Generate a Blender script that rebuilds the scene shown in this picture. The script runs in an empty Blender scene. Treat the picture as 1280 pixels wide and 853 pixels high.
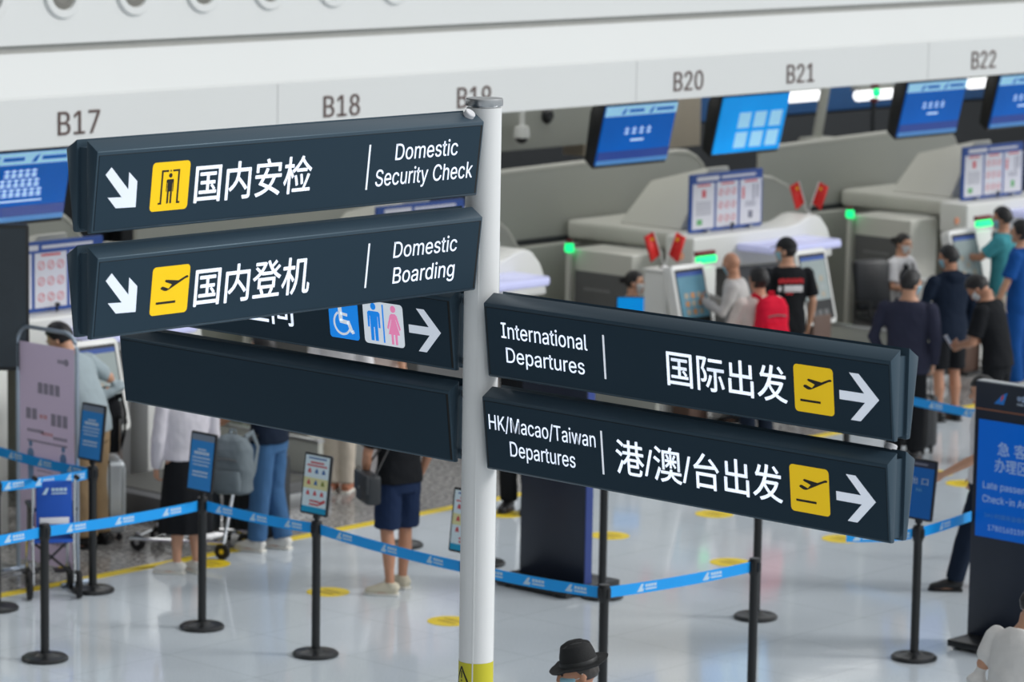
import bpy, bmesh, math, random
from mathutils import Vector, Matrix, noise
from math import sin, cos, pi, radians, sqrt, atan2

random.seed(7)
C = bpy.context.scene.collection
SC = bpy.context.scene

# ------------------------------------------------------------------ camera, light, exposure
F_PX, PITCH, ROLL, TH, CAM_H = 4400.0, 0.149845, 0.016136, 0.831331, 5.9069
IMG_W, IMG_H = 1280.0, 853.0
R0 = Vector((cos(TH), -sin(TH), 0)); G0 = Vector((sin(TH), cos(TH), 0)); UP = Vector((0, 0, 1))
FW = cos(PITCH)*G0 - sin(PITCH)*UP
U0 = sin(PITCH)*G0 + cos(PITCH)*UP
CR = cos(ROLL)*R0 + sin(ROLL)*U0
CU = -sin(ROLL)*R0 + cos(ROLL)*U0
CAMP = Vector((0, 0, CAM_H))
cam = bpy.data.cameras.new('camera'); camo = bpy.data.objects.new('camera', cam); C.objects.link(camo)
camo.matrix_world = Matrix(((CR.x, CU.x, -FW.x, 0), (CR.y, CU.y, -FW.y, 0), (CR.z, CU.z, -FW.z, CAM_H), (0, 0, 0, 1)))
cam.sensor_width = 36.0; cam.lens = 36.0*F_PX/IMG_W; cam.clip_end = 500; cam.clip_start = .1
cam.dof.use_dof = True; cam.dof.focus_distance = 16.2; cam.dof.aperture_fstop = 3.4
SC.camera = camo

w = bpy.data.worlds.new('hall_daylight'); SC.world = w; w.use_nodes = True
bg = w.node_tree.nodes['Background']; bg.inputs[0].default_value = (.95, .985, 1.0, 1); bg.inputs[1].default_value = 1.0
# the glazed side of the hall (right of and behind the camera) is brighter than its inner side
_n = w.node_tree; _g = _n.nodes.new('ShaderNodeTexCoord'); _d = _n.nodes.new('ShaderNodeVectorMath'); _d.operation = 'DOT_PRODUCT'
_d.inputs[1].default_value = Vector((.60, -.72, .36)).normalized(); _n.links.new(_g.outputs['Generated'], _d.inputs[0])
_r = _n.nodes.new('ShaderNodeMapRange'); _r.interpolation_type = 'SMOOTHSTEP'
for _i, _v in ((1, -.7), (2, .9), (3, .05), (4, .86)): _r.inputs[_i].default_value = _v
_n.links.new(_d.outputs['Value'], _r.inputs[0]); _n.links.new(_r.outputs[0], bg.inputs[1])
sun = bpy.data.lights.new('daylight', 'SUN'); sun.energy = 1.35; sun.angle = radians(16); sun.color = (1.0, .99, .98)
suno = bpy.data.objects.new('daylight', sun); C.objects.link(suno)
SUN_FROM = Vector((.62, -.76, 0)).normalized()*cos(radians(31)) + UP*sin(radians(31))
suno.rotation_euler = SUN_FROM.to_track_quat('Z', 'Y').to_euler()
suno.location = (14, 4, 12)
SC.view_settings.view_transform = 'Standard'; SC.view_settings.look = 'None'
SC.view_settings.exposure = 0.0; SC.view_settings.gamma = 1.0; SC.view_settings.use_curve_mapping = False

# ------------------------------------------------------------------ projection helpers (pixel of the 1280x853 frame to a point of the hall)
def ray(x, y): return FW*F_PX + CR*(x-IMG_W/2) - CU*(y-IMG_H/2)
def at(x, y, z=0.0):
    d = ray(x, y); return CAMP + d*((z-CAM_H)/d.z)
def aty(x, y, Y):
    d = ray(x, y); return CAMP + d*(Y/d.y)
def fdir(a):
    a = radians(a); return cos(a)*G0 + sin(a)*R0
def frot(a):
    f = fdir(a); return atan2(-f.x, f.y)

# ------------------------------------------------------------------ materials
def lin(c):
    if isinstance(c, str): c = tuple(int(c[i:i+2], 16) for i in (0, 2, 4))
    return tuple(((v/255)/12.92 if v/255 <= .04045 else ((v/255+.055)/1.055)**2.4) for v in c)
MATS = {}
def pm(name, col, rough=.5, metal=0., spec=.5, var=.06, vscale=9., bump=0., bscale=40., emit=0., trans=0., coat=0., tint=None):
    if name in MATS: return MATS[name]
    m = bpy.data.materials.new(name); m.use_nodes = True; MATS[name] = m
    nt = m.node_tree; b = nt.nodes['Principled BSDF']; L = nt.links
    c = lin(col)
    tc = nt.nodes.new('ShaderNodeTexCoord')
    nz = nt.nodes.new('ShaderNodeTexNoise'); nz.inputs['Scale'].default_value = vscale; nz.inputs['Detail'].default_value = 3
    L.new(tc.outputs['Object'], nz.inputs['Vector'])
    rp = nt.nodes.new('ShaderNodeMix'); rp.data_type = 'RGBA'
    rp.inputs[6].default_value = tuple(v*(1-var) for v in c)+(1,); rp.inputs[7].default_value = tuple(min(1, v*(1+var)) for v in c)+(1,)
    L.new(nz.outputs['Fac'], rp.inputs[0]); L.new(rp.outputs[2], b.inputs['Base Color'])
    b.inputs['Roughness'].default_value = rough; b.inputs['Metallic'].default_value = metal
    b.inputs['Specular IOR Level'].default_value = spec
    if coat: b.inputs['Coat Weight'].default_value = coat
    if tint: b.inputs['Specular Tint'].default_value = tint+(1,)
    if trans: b.inputs['Transmission Weight'].default_value = trans
    if emit:
        L.new(rp.outputs[2], b.inputs['Emission Color']); b.inputs['Emission Strength'].default_value = emit
    if bump:
        n2 = nt.nodes.new('ShaderNodeTexNoise'); n2.inputs['Scale'].default_value = bscale; n2.inputs['Detail'].default_value = 4
        L.new(tc.outputs['Object'], n2.inputs['Vector'])
        bp = nt.nodes.new('ShaderNodeBump'); bp.inputs['Strength'].default_value = bump; bp.inputs['Distance'].default_value = .02
        L.new(n2.outputs['Fac'], bp.inputs['Height']); L.new(bp.outputs[0], b.inputs['Normal'])
    return m

def floor_mat(name, c1, c2, speck, rough, tile=.9):
    m = bpy.data.materials.new(name); m.use_nodes = True; nt = m.node_tree; L = nt.links; b = nt.nodes['Principled BSDF']
    tc = nt.nodes.new('ShaderNodeTexCoord')
    def noise_n(s, d=4):
        n = nt.nodes.new('ShaderNodeTexNoise'); n.inputs['Scale'].default_value = s; n.inputs['Detail'].default_value = d
        L.new(tc.outputs['Object'], n.inputs['Vector']); return n
    def mix(f, a, bb):
        x = nt.nodes.new('ShaderNodeMix'); x.data_type = 'RGBA'
        L.new(f, x.inputs[0])
        for i, v in ((6, a), (7, bb)):
            if isinstance(v, tuple): x.inputs[i].default_value = v+(1,)
            else: L.new(v, x.inputs[i])
        return x.outputs[2]
    big = noise_n(1.1, 3); fine = noise_n(speck, 6)
    rp = nt.nodes.new('ShaderNodeMapRange'); rp.inputs[1].default_value = .38; rp.inputs[2].default_value = .62; L.new(fine.outputs['Fac'], rp.inputs[0])
    base = mix(rp.outputs[0], lin(c1), lin(c2))
    r2 = nt.nodes.new('ShaderNodeMapRange'); r2.inputs[3].default_value = .90; r2.inputs[4].default_value = 1.08; L.new(big.outputs['Fac'], r2.inputs[0])
    mul = nt.nodes.new('ShaderNodeVectorMath'); mul.operation = 'SCALE'; L.new(base, mul.inputs[0]); L.new(r2.outputs[0], mul.inputs['Scale'])
    br = nt.nodes.new('ShaderNodeTexBrick'); br.offset = 0; br.inputs['Scale'].default_value = 1.0
    br.inputs['Brick Width'].default_value = tile; br.inputs['Row Height'].default_value = tile; br.inputs['Mortar Size'].default_value = .0035
    br.inputs['Mortar Smooth'].default_value = .3
    L.new(tc.outputs['Object'], br.inputs['Vector'])
    out = mix(br.outputs['Fac'], mul.outputs[0], tuple(v*.72 for v in lin(c1)))
    L.new(out, b.inputs['Base Color'])
    b.inputs['Roughness'].default_value = rough
    bw = noise_n(2.2, 2); bp = nt.nodes.new('ShaderNodeBump'); bp.inputs['Strength'].default_value = .02; bp.inputs['Distance'].default_value = .05
    L.new(bw.outputs['Fac'], bp.inputs['Height']); L.new(bp.outputs[0], b.inputs['Normal'])
    b.inputs['Specular IOR Level'].default_value = .6
    return m

# ------------------------------------------------------------------ mesh builder
def rot_to(d, up=None):
    d = Vector(d).normalized(); up = Vector(up) if up else (Vector((0, 0, 1)) if abs(d.z) < .95 else Vector((0, 1, 0)))
    x = up.cross(d).normalized(); y = d.cross(x)
    return Matrix(((x.x, y.x, d.x), (x.y, y.y, d.y), (x.z, y.z, d.z)))
class MB:
    def __init__(s): s.bm = bmesh.new()
    def _mi(s, faces, mi):
        for f in faces: f.material_index = mi
    def box(s, c, size, rot=None, bev=0., mi=0, seg=2):
        n = bmesh.new(); bmesh.ops.create_cube(n, size=1)
        for v in n.verts: v.co = Vector((v.co.x*size[0], v.co.y*size[1], v.co.z*size[2]))
        if bev: bmesh.ops.bevel(n, geom=list(n.edges), offset=bev, segments=seg, profile=.5, affect='EDGES')
        M = (rot.to_4x4() if rot is not None else Matrix.Identity(4)); M = Matrix.Translation(Vector(c)) @ M
        s.merge(n, M, mi); return s
    def merge(s, n, M=None, mi=None):
        if M is not None: n.transform(M)
        if mi is not None:
            for f in n.faces: f.material_index = mi
        me = bpy.data.meshes.new('tmp'); n.to_mesh(me); n.free(); s.bm.from_mesh(me); bpy.data.meshes.remove(me)
    def prism(s, poly, h, M=None, mi=0, bev=0., seg=2):
        """2D polygon in local xy, extruded from z=0 to z=h"""
        n = bmesh.new()
        vs = [n.verts.new((p[0], p[1], 0)) for p in poly]; f = n.faces.new(vs)
        r = bmesh.ops.extrude_face_region(n, geom=[f]); 
        for e in r['geom']:
            if isinstance(e, bmesh.types.BMVert): e.co.z += h
        bmesh.ops.recalc_face_normals(n, faces=n.faces)
        if bev: bmesh.ops.bevel(n, geom=list(n.edges), offset=bev, segments=seg, profile=.5, affect='EDGES')
        s.merge(n, M, mi); return s
    def tube(s, pts, r, seg=12, mi=0, caps=True, flat=None, up=None):
        """pts: polyline; r: radius or list of radius or (rx,ry)"""
        pts = [Vector(p) for p in pts]; k = len(pts)
        rs = r if isinstance(r, (list, tuple)) and not (len(r) == 2 and k != 2) else [r]*k
        rings = []
        for i, p in enumerate(pts):
            d = (pts[min(i+1, k-1)]-pts[max(i-1, 0)])
            if d.length < 1e-9: d = Vector((0, 0, 1))
            M = rot_to(d, up)
            rr = rs[i]; rx, ry = (rr if isinstance(rr, (list, tuple)) else (rr, rr))
            rings.append([s.bm.verts.new(p + M @ Vector((rx*cos(2*pi*j/seg), ry*sin(2*pi*j/seg), 0))) for j in range(seg)])
        fs = []
        for a, b in zip(rings, rings[1:]):
            for j in range(seg): fs.append(s.bm.faces.new((a[j], a[(j+1) % seg], b[(j+1) % seg], b[j])))
        if caps:
            fs.append(s.bm.faces.new(rings[0][::-1])); fs.append(s.bm.faces.new(rings[-1]))
        s._mi(fs, mi); return s
    def rings(s, sec, seg=20, mi=0, M=None, caps=True, sq=2.0):
        """sec: list of (centre, rx, ry) stacked in z, horizontal ellipses"""
        rr = []
        for c, rx, ry in sec:
            row = []
            for j in range(seg):
                a = 2*pi*j/seg; ca, sa = cos(a), sin(a)
                x = abs(ca)**(2/sq)*(1 if ca >= 0 else -1); y = abs(sa)**(2/sq)*(1 if sa >= 0 else -1)
                v = Vector(c)+Vector((rx*x, ry*y, 0)); row.append(s.bm.verts.new(M @ v if M else v))
            rr.append(row)
        fs = []
        for a, b in zip(rr, rr[1:]):
            for j in range(seg): fs.append(s.bm.faces.new((a[j], a[(j+1) % seg], b[(j+1) % seg], b[j])))
        if caps: fs.append(s.bm.faces.new(rr[0][::-1])); fs.append(s.bm.faces.new(rr[-1]))
        s._mi(fs, mi); return s
    def lathe(s, prof, c=(0, 0, 0), M=None, seg=28, mi=0):
        """prof: list of (r,z); closed at the axis when r=0"""
        c = Vector(c); M = M or Matrix.Identity(3); fs = []; prev = None
        for r, z in prof:
            row = [s.bm.verts.new(c + M @ Vector((0, 0, z)))] if r < 1e-6 else [s.bm.verts.new(c + M @ Vector((r*cos(2*pi*j/seg), r*sin(2*pi*j/seg), z))) for j in range(seg)]
            if prev is not None:
                for j in range(seg):
                    a = [prev[j % len(prev)], prev[(j+1) % len(prev)]]; b = [row[(j+1) % len(row)], row[j % len(row)]]
                    q = []
                    for v in a+b:
                        if v not in q: q.append(v)
                    if len(q) > 2: fs.append(s.bm.faces.new(q))
            prev = row
        s._mi(fs, mi); return s
    def ball(s, c, r, M=None, mi=0, sub=2, fn=None):
        n = bmesh.new(); bmesh.ops.create_icosphere(n, subdivisions=sub, radius=1)
        r = r if isinstance(r, (list, tuple)) else (r, r, r)
        for v in n.verts: v.co = fn(v.co) if fn else Vector((v.co.x*r[0], v.co.y*r[1], v.co.z*r[2]))
        MM = Matrix.Translation(Vector(c)) @ (M.to_4x4() if M is not None else Matrix.Identity(4))
        s.merge(n, MM, mi); return s
    def build(s, name, mats, parent=None, smooth=True, loc=None, fix=True):
        if fix: bmesh.ops.recalc_face_normals(s.bm, faces=s.bm.faces)
        me = bpy.data.meshes.new(name); s.bm.to_mesh(me); s.bm.free()
        for m in (mats if isinstance(mats, (list, tuple)) else [mats]): me.materials.append(m)
        if smooth: me.shade_smooth(); 
        o = bpy.data.objects.new(name, me); C.objects.link(o)
        if smooth: set_sharp(me)
        if parent: o.parent = parent
        if loc is not None: o.location = loc
        return o
def set_sharp(me, ang=35):
    bm = bmesh.new(); bm.from_mesh(me)
    for e in bm.edges:
        if len(e.link_faces) == 2 and e.calc_face_angle(0) > radians(ang): e.smooth = False
    bm.to_mesh(me); bm.free()
def tag(o, label=None, cat=None, group=None, kind=None):
    if label: o['label'] = label
    if cat: o['category'] = cat
    if group: o['group'] = group
    if kind: o['kind'] = kind
    return o
def thing(name, label, cat, loc=(0, 0, 0), rotz=0., group=None):
    o = bpy.data.objects.new(name, None); C.objects.link(o); o.empty_display_size = .1
    o.location = loc; o.rotation_euler = (0, 0, rotz); return tag(o, label, cat, group)
def dup(root, loc, rotz=None, label=None, group=None):
    def cp(o, par):
        c = o.copy(); C.objects.link(c)
        if par: c.parent = par
        for ch in list(o.children): cp(ch, c)
        return c
    r = cp(root, None); r.location = loc
    if rotz is not None: r.rotation_euler = (0, 0, rotz)
    if label: r['label'] = label
    if group: r['group'] = group
    return r
def struct(o): o['kind'] = 'structure'; return o

# ------------------------------------------------------------------ lettering: the built-in font turned into mesh, fitted to a box
GLYPHS = {
'-': (453, ['263 244 337 244 337 226 337 207 337 188 263 188 188 188 114 188 114 207 114 226 114 244 188 244']),
'/': (249, ['216 533 235 533 180 330 126 127 71 -76 52 -76 33 -76 14 -76 69 127 124 330 178 533 197 533']),
'0': (453, ['264 -7 227 -7 189 -7 157 3 130 24 103 45 83 74 69 113 55 152 48 199 48 254 48 309 55 356 69 395 83 434 104 464 130 484 157 505 189 516 227 516 264 516 296 505 323 484 350 464 370 434 384 395 398 356 405 309 405 254 405 199 398 152 384 113 370 74 350 45 323 24 297 3', '202 50 227 50 252 50 273 58 290 74 308 90 321 113 330 144 339 174 344 211 344 254 344 297 339 334 330 365 321 395 308 419 290 435 273 451 252 460 227 460 202 460 180 451 163 435 146 419 132 395 123 365 114 334 109 297 109 254 109 211 114 174 123 144 132 113 146 90 163 74 180 58']),
'1': (453, ['181 0 76 0 76 18 76 36 76 55 181 55 286 55 391 55 391 36 391 18 391 0 286 0', '250 509 276 509 276 339 276 170 276 0 255 0 234 0 212 0 212 149 212 299 212 448 211 448 210 448 209 448 168 418 127 388 86 358 86 381 86 404 86 427 123 454 161 481 198 509 224 509']),
'2': (453, ['172 0 64 0 64 16 64 32 64 47 121 108 177 168 234 229 254 249 270 267 282 282 295 298 304 313 311 327 317 341 320 356 320 371 320 390 316 405 308 419 299 432 288 442 273 449 259 456 242 460 224 460 204 460 187 456 172 447 158 439 147 428 139 413 131 399 127 382 127 362 107 362 86 362 66 362 66 392 72 419 86 442 100 465 119 483 143 496 167 509 194 516 225 516 255 516 282 509 306 497 329 484 348 467 361 445 374 424 381 399 381 372 381 354 378 335 371 318 364 300 353 280 336 259 319 237 296 211 267 180 229 140 191 100 153 60 153 59 153 58 153 57 231 57 310 57 389 57 389 38 389 19 389 0 281 0']),
'3': (453, ['252 -7 218 -7 187 -7 158 -1 133 10 107 21 86 37 70 57 54 78 46 103 44 132 66 132 87 132 109 132 111 114 117 99 126 87 136 75 149 65 165 59 181 53 199 50 219 50 239 50 258 53 275 61 292 68 305 79 315 93 324 107 329 124 329 145 329 163 325 181 316 196 307 212 293 224 275 234 256 243 231 248 201 248 186 248 172 248 157 248 157 265 157 282 157 299 200 349 244 399 288 448 288 450 288 451 288 452 215 452 142 452 70 452 70 471 70 490 70 509 171 509 272 509 372 509 372 493 372 477 372 461 319 400 265 339 211 278 211 282 211 285 211 289 249 293 281 288 308 276 335 263 356 246 371 222 386 199 393 173 393 145 393 115 385 89 370 66 355 43 335 25 309 12 282 0']),
'4': (453, ['164 105 40 105 40 123 40 141 40 158 109 275 178 392 247 509 268 509 289 509 311 509 243 394 176 280 109 166 109 165 109 164 109 163 210 163 312 163 413 163 413 144 413 125 413 105 289 105', '302 0 282 0 282 40 282 81 282 121 282 130 282 138 282 146 282 203 282 260 282 318 302 318 322 318 343 318 343 212 343 106 343 0 322 0']),
'5': (453, ['254 -7 221 -7 191 -7 164 -1 140 11 116 23 97 39 83 60 69 81 61 104 60 130 81 130 101 130 122 130 124 115 129 101 138 89 147 77 159 67 173 60 188 53 204 50 221 50 242 50 260 55 276 64 292 74 305 87 314 104 323 121 328 141 328 162 328 184 323 204 314 221 304 238 291 252 275 262 258 272 239 277 218 277 201 277 184 274 167 268 151 263 138 255 128 246 108 248 88 250 67 253 77 338 86 423 96 509 186 509 276 509 366 509 366 490 366 471 366 452 294 452 222 452 151 452 145 402 139 352 134 301 135 301 135 301 136 301 147 311 161 319 178 325 194 331 211 334 229 334 253 334 274 329 294 321 313 313 331 301 345 285 359 270 371 252 379 231 387 210 391 188 391 163 391 130 384 101 369 76 354 50 334 30 309 15 283 1']),
'6': (453, ['258 -7 226 -7 195 -7 167 0 142 15 118 29 98 49 84 74 71 100 64 129 64 162 64 186 69 212 80 239 91 266 110 300 137 340 176 396 214 453 252 509 276 509 299 509 322 509 265 426 208 344 151 261 149 261 147 261 145 261 150 271 157 280 165 288 174 296 184 302 196 307 207 312 221 314 235 314 266 314 293 308 316 295 339 282 357 263 370 240 382 216 389 189 389 157 389 125 382 97 368 73 354 48 334 28 310 14 286 0', '207 48 226 48 246 48 264 53 279 63 294 72 306 85 314 101 323 118 327 136 327 157 327 178 323 197 314 213 306 230 294 242 279 251 264 261 246 265 226 265 207 265 189 261 174 252 159 243 147 230 138 214 129 198 125 179 125 158 125 137 129 118 138 102 147 85 159 72 174 63 189 53']),
'7': (453, ['120 0 97 0 172 149 248 299 323 448 323 450 323 451 323 452 236 452 149 452 62 452 62 471 62 490 62 509 172 509 281 509 391 509 391 489 391 469 391 449 315 299 240 150 165 0 142 0']),
'8': (453, ['260 -7 226 -7 192 -7 162 -1 136 11 109 24 89 40 74 62 59 83 52 108 52 135 52 157 56 177 65 195 74 213 86 229 101 241 116 253 133 261 153 265 153 265 153 266 153 267 128 273 108 287 93 308 78 329 70 353 70 380 70 406 77 429 90 450 104 470 122 486 146 498 169 510 196 516 226 516 256 516 283 510 306 498 329 486 348 470 361 450 375 429 382 406 382 380 382 353 374 329 359 308 344 287 325 273 300 267 300 266 300 265 300 265 319 261 336 253 351 241 366 229 378 213 387 195 396 177 401 157 401 135 401 108 393 83 378 62 364 40 343 24 317 11 291 -1', '204 49 226 49 249 49 268 53 285 60 301 68 314 78 323 91 332 105 337 121 337 139 337 158 332 174 322 189 313 203 300 214 283 223 266 231 247 235 226 235 205 235 186 231 169 223 152 214 139 203 130 189 120 174 115 158 115 139 115 121 120 105 129 91 138 78 151 68 167 60 184 53', '208 290 226 290 244 290 260 293 274 300 288 307 299 318 307 330 315 343 319 358 319 376 319 393 315 407 308 420 300 433 289 443 275 449 261 456 245 460 226 460 208 460 191 456 177 449 163 443 152 433 145 420 137 407 133 393 133 376 133 358 137 343 145 330 152 318 163 307 178 300 192 293']),
'9': (453, ['195 516 226 516 258 516 286 508 310 494 335 480 354 460 368 434 382 409 389 380 389 347 389 323 383 297 373 270 362 243 343 209 315 168 277 112 239 56 200 0 177 0 154 0 130 0 187 83 244 165 301 248 303 248 305 248 307 248 303 238 296 229 287 221 279 213 269 207 257 202 245 197 232 195 218 195 187 195 160 201 137 214 114 227 96 245 83 269 70 292 64 320 64 352 64 384 71 412 85 436 99 461 118 480 143 494 167 508', '246 460 226 460 207 460 189 456 174 446 159 437 147 424 138 407 130 391 125 372 125 352 125 330 130 312 138 295 147 279 159 266 174 257 189 248 207 243 226 243 246 243 263 248 279 257 294 266 306 279 314 295 323 311 327 330 327 350 327 372 323 391 314 407 306 424 294 437 279 446 264 456']),
'A': (480, ['39 0 16 0 78 170 140 339 201 509 226 509 251 509 276 509 338 339 401 170 463 0 440 0 418 0 395 0 359 101 323 202 287 302 281 321 273 344 264 372 255 400 245 435 232 478 236 478 241 478 245 478 233 435 222 399 213 371 204 343 196 320 191 302 155 202 120 101 85 0 62 0', '197 142 110 142 110 161 110 180 110 199 197 199 283 199 370 199 370 180 370 161 370 142 283 142']),
'B': (456, ['122 0 60 0 60 170 60 339 60 509 120 509 181 509 241 509 276 509 306 503 329 491 352 479 369 462 381 442 392 422 398 399 398 374 398 352 394 334 387 320 379 306 369 294 356 286 344 277 330 271 315 267 315 265 315 264 315 262 331 261 347 255 363 245 379 235 392 221 402 203 413 185 418 163 418 136 418 111 412 87 400 67 388 46 370 30 344 18 319 6 287 0 247 0 184 0', '125 115 125 57 165 57 205 57 245 57 284 57 313 65 330 80 347 95 355 114 355 137 355 154 351 170 342 184 334 198 321 209 306 218 290 227 271 231 248 231 207 231 166 231 125 231 125 173', '125 341 125 285 162 285 200 285 238 285 257 285 273 289 288 296 303 303 315 313 323 326 332 339 336 355 336 372 336 395 328 414 313 429 297 444 273 452 240 452 202 452 163 452 125 452 125 396']),
'C': (510, ['293 -7 267 -7 223 -7 184 4 150 25 116 46 89 76 70 115 50 154 40 201 40 254 40 308 50 354 70 393 89 432 116 462 150 484 184 505 223 516 267 516 293 516 317 512 340 504 363 497 384 486 402 471 420 457 436 439 448 418 460 398 468 374 473 348 451 348 430 348 408 348 404 366 398 381 389 395 381 408 370 419 357 428 345 438 331 444 315 449 300 454 284 456 267 456 236 456 208 448 184 432 159 417 139 394 125 364 111 334 103 297 103 254 103 211 111 175 125 145 140 115 159 92 184 76 209 61 236 53 267 53 284 53 300 55 315 60 331 65 345 71 357 81 370 90 381 101 389 114 398 128 404 143 408 160 430 160 451 160 473 160 469 135 460 111 448 91 436 70 421 52 402 38 384 23 363 12 341 5 318 -3']),
'D': (502, ['271 0 219 0 178 0 137 0 96 0 96 19 96 38 96 57 136 57 175 57 215 57 256 57 291 65 318 81 345 97 366 119 379 149 392 179 399 214 399 255 399 296 392 331 379 361 366 390 346 412 320 428 293 444 260 452 221 452 178 452 136 452 93 452 93 471 93 490 93 509 137 509 181 509 225 509 275 509 317 499 353 478 388 458 415 429 433 391 452 353 462 308 462 255 462 202 452 157 433 119 414 81 387 51 351 31 314 10', '103 509 125 509 125 339 125 170 125 0 103 0 82 0 60 0 60 170 60 339 60 509 82 509']),
'E': (419, ['165 0 60 0 60 170 60 339 60 509 164 509 268 509 372 509 372 490 372 471 372 452 290 452 207 452 125 452 125 396 125 341 125 286 202 286 278 286 355 286 355 267 355 248 355 229 278 229 202 229 125 229 125 172 125 114 125 57 208 57 292 57 375 57 375 38 375 19 375 0 270 0']),
'H': (517, ['82 0 60 0 60 170 60 339 60 509 82 509 103 509 125 509 125 435 125 362 125 289 214 289 303 289 392 289 392 362 392 435 392 509 414 509 435 509 457 509 457 339 457 170 457 0 435 0 414 0 392 0 392 77 392 155 392 232 303 232 214 232 125 232 125 155 125 77 125 0 103 0']),
'I': (301, ['111 0 31 0 31 19 31 38 31 57 60 57 89 57 118 57 118 189 118 320 118 452 89 452 60 452 31 452 31 471 31 490 31 509 111 509 190 509 269 509 269 490 269 471 269 452 240 452 212 452 183 452 183 320 183 189 183 57 212 57 240 57 269 57 269 38 269 19 269 0 190 0']),
'K': (467, ['146 189 104 145 104 169 104 193 104 216 116 232 128 247 139 261 151 275 162 290 174 303 187 317 199 331 212 344 262 399 313 454 364 509 392 509 420 509 448 509 376 431 304 353 231 276 230 276 229 276 228 276 187 233', '82 0 60 0 60 170 60 339 60 509 82 509 103 509 125 509 125 451 125 392 125 334 124 298 124 261 124 225 124 214 124 204 125 193 125 129 125 64 125 0 103 0', '398 0 372 0 311 86 249 173 188 259 201 276 215 293 228 309 302 206 375 103 449 0 423 0']),
'L': (393, ['160 0 60 0 60 170 60 339 60 509 82 509 103 509 125 509 125 358 125 208 125 57 203 57 282 57 361 57 361 38 361 19 361 0 261 0']),
'M': (628, ['81 0 60 0 60 170 60 339 60 509 91 509 121 509 152 509 193 402 235 294 277 187 280 180 284 170 287 159 291 148 295 136 299 123 303 110 307 97 311 84 315 71 319 59 322 49 317 49 312 49 307 49 310 59 314 70 318 83 322 95 326 108 330 121 334 134 338 147 342 158 346 170 349 179 352 187 394 294 435 402 476 509 507 509 537 509 568 509 568 339 568 170 568 0 547 0 525 0 504 0 504 97 504 194 504 291 504 302 504 314 504 327 505 340 505 354 505 369 505 383 506 398 506 413 506 428 507 443 507 457 509 457 511 457 513 457 508 441 503 426 498 409 492 393 487 378 482 363 477 348 472 334 467 322 463 309 459 299 456 291 418 194 380 97 342 0 323 0 305 0 286 0 248 97 209 194 170 291 167 299 163 309 159 321 155 333 150 346 145 361 140 376 135 391 129 408 124 424 118 441 112 457 114 457 117 457 119 457 119 444 120 431 120 416 120 401 121 387 121 372 121 357 121 342 122 328 122 315 122 302 122 291 122 194 122 97 122 0 101 0']),
'N': (523, ['82 0 60 0 60 170 60 339 60 509 85 509 111 509 136 509 205 400 274 291 343 183 349 174 355 164 363 151 370 138 379 123 388 107 396 90 405 73 414 55 411 55 408 54 405 54 403 72 401 90 401 108 400 126 399 142 399 157 399 172 399 185 399 195 399 300 399 404 399 509 420 509 442 509 463 509 463 339 463 170 463 0 438 0 412 0 387 0 325 97 264 193 202 290 194 303 186 316 177 331 169 345 159 362 148 381 137 400 123 424 108 452 111 453 115 453 119 454 120 428 121 405 122 384 123 362 124 344 124 328 125 312 125 300 125 291 125 194 125 97 125 0 103 0']),
'O': (533, ['311 -7 267 -7 223 -7 184 4 150 25 116 46 90 76 70 115 50 154 40 201 40 254 40 308 50 354 70 393 90 432 116 462 150 484 184 505 223 516 267 516 311 516 350 505 384 484 418 462 444 432 464 393 483 354 493 308 493 254 493 201 483 154 464 115 444 76 418 46 384 25 350 4', '236 53 267 53 297 53 325 61 349 76 374 91 394 114 408 144 423 174 430 211 430 254 430 298 423 335 408 365 394 395 374 417 349 433 325 448 297 456 267 456 236 456 209 448 184 433 159 417 140 394 125 364 111 334 103 297 103 254 103 211 111 174 125 144 140 114 159 92 184 76 209 61']),
'R': (449, ['82 0 60 0 60 170 60 339 60 509 119 509 177 509 236 509 275 509 307 502 333 489 359 475 378 457 390 433 403 410 409 382 409 352 409 321 403 295 390 271 378 248 359 230 333 217 307 204 275 198 236 198 189 198 143 198 96 198 96 217 96 236 96 255 142 255 188 255 234 255 260 255 281 259 298 267 314 275 326 286 334 300 341 315 345 332 345 352 345 372 341 390 334 405 326 420 314 431 298 440 281 448 259 452 233 452 197 452 161 452 125 452 125 301 125 151 125 0 103 0', '378 0 353 0 312 76 271 153 230 229 254 229 279 229 303 229 344 153 386 76 428 0 403 0']),
'S': (447, ['263 -9 224 -9 187 -9 155 -3 128 9 100 21 79 38 64 60 49 82 40 107 38 137 60 137 82 137 104 137 106 117 112 101 123 88 134 75 149 65 166 59 184 52 203 49 224 49 247 49 268 53 286 60 304 68 319 78 329 92 340 105 346 121 346 139 346 155 341 169 332 179 323 189 311 198 296 205 281 211 264 217 245 222 224 228 204 234 184 239 142 251 109 268 86 289 63 311 52 339 52 372 52 401 60 426 75 448 90 469 111 486 138 498 164 510 194 516 227 516 261 516 290 510 316 498 342 486 362 469 377 449 392 428 400 404 401 378 380 378 358 378 337 378 335 403 323 423 302 437 281 451 256 459 225 459 203 459 184 455 167 448 151 441 138 431 129 418 120 406 115 391 115 376 115 358 120 344 131 334 142 323 154 314 169 308 184 302 199 297 212 293 230 289 247 284 264 279 279 275 295 270 312 264 328 257 344 248 359 238 373 227 385 214 395 198 404 181 408 162 408 139 408 111 401 86 386 64 372 41 351 24 323 11 296 -2']),
'T': (449, ['85 452 32 452 32 471 32 490 32 509 160 509 288 509 417 509 417 490 417 471 417 452 363 452 310 452 257 452 257 301 257 151 257 0 235 0 214 0 193 0 193 151 193 301 193 452 139 452']),
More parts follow.
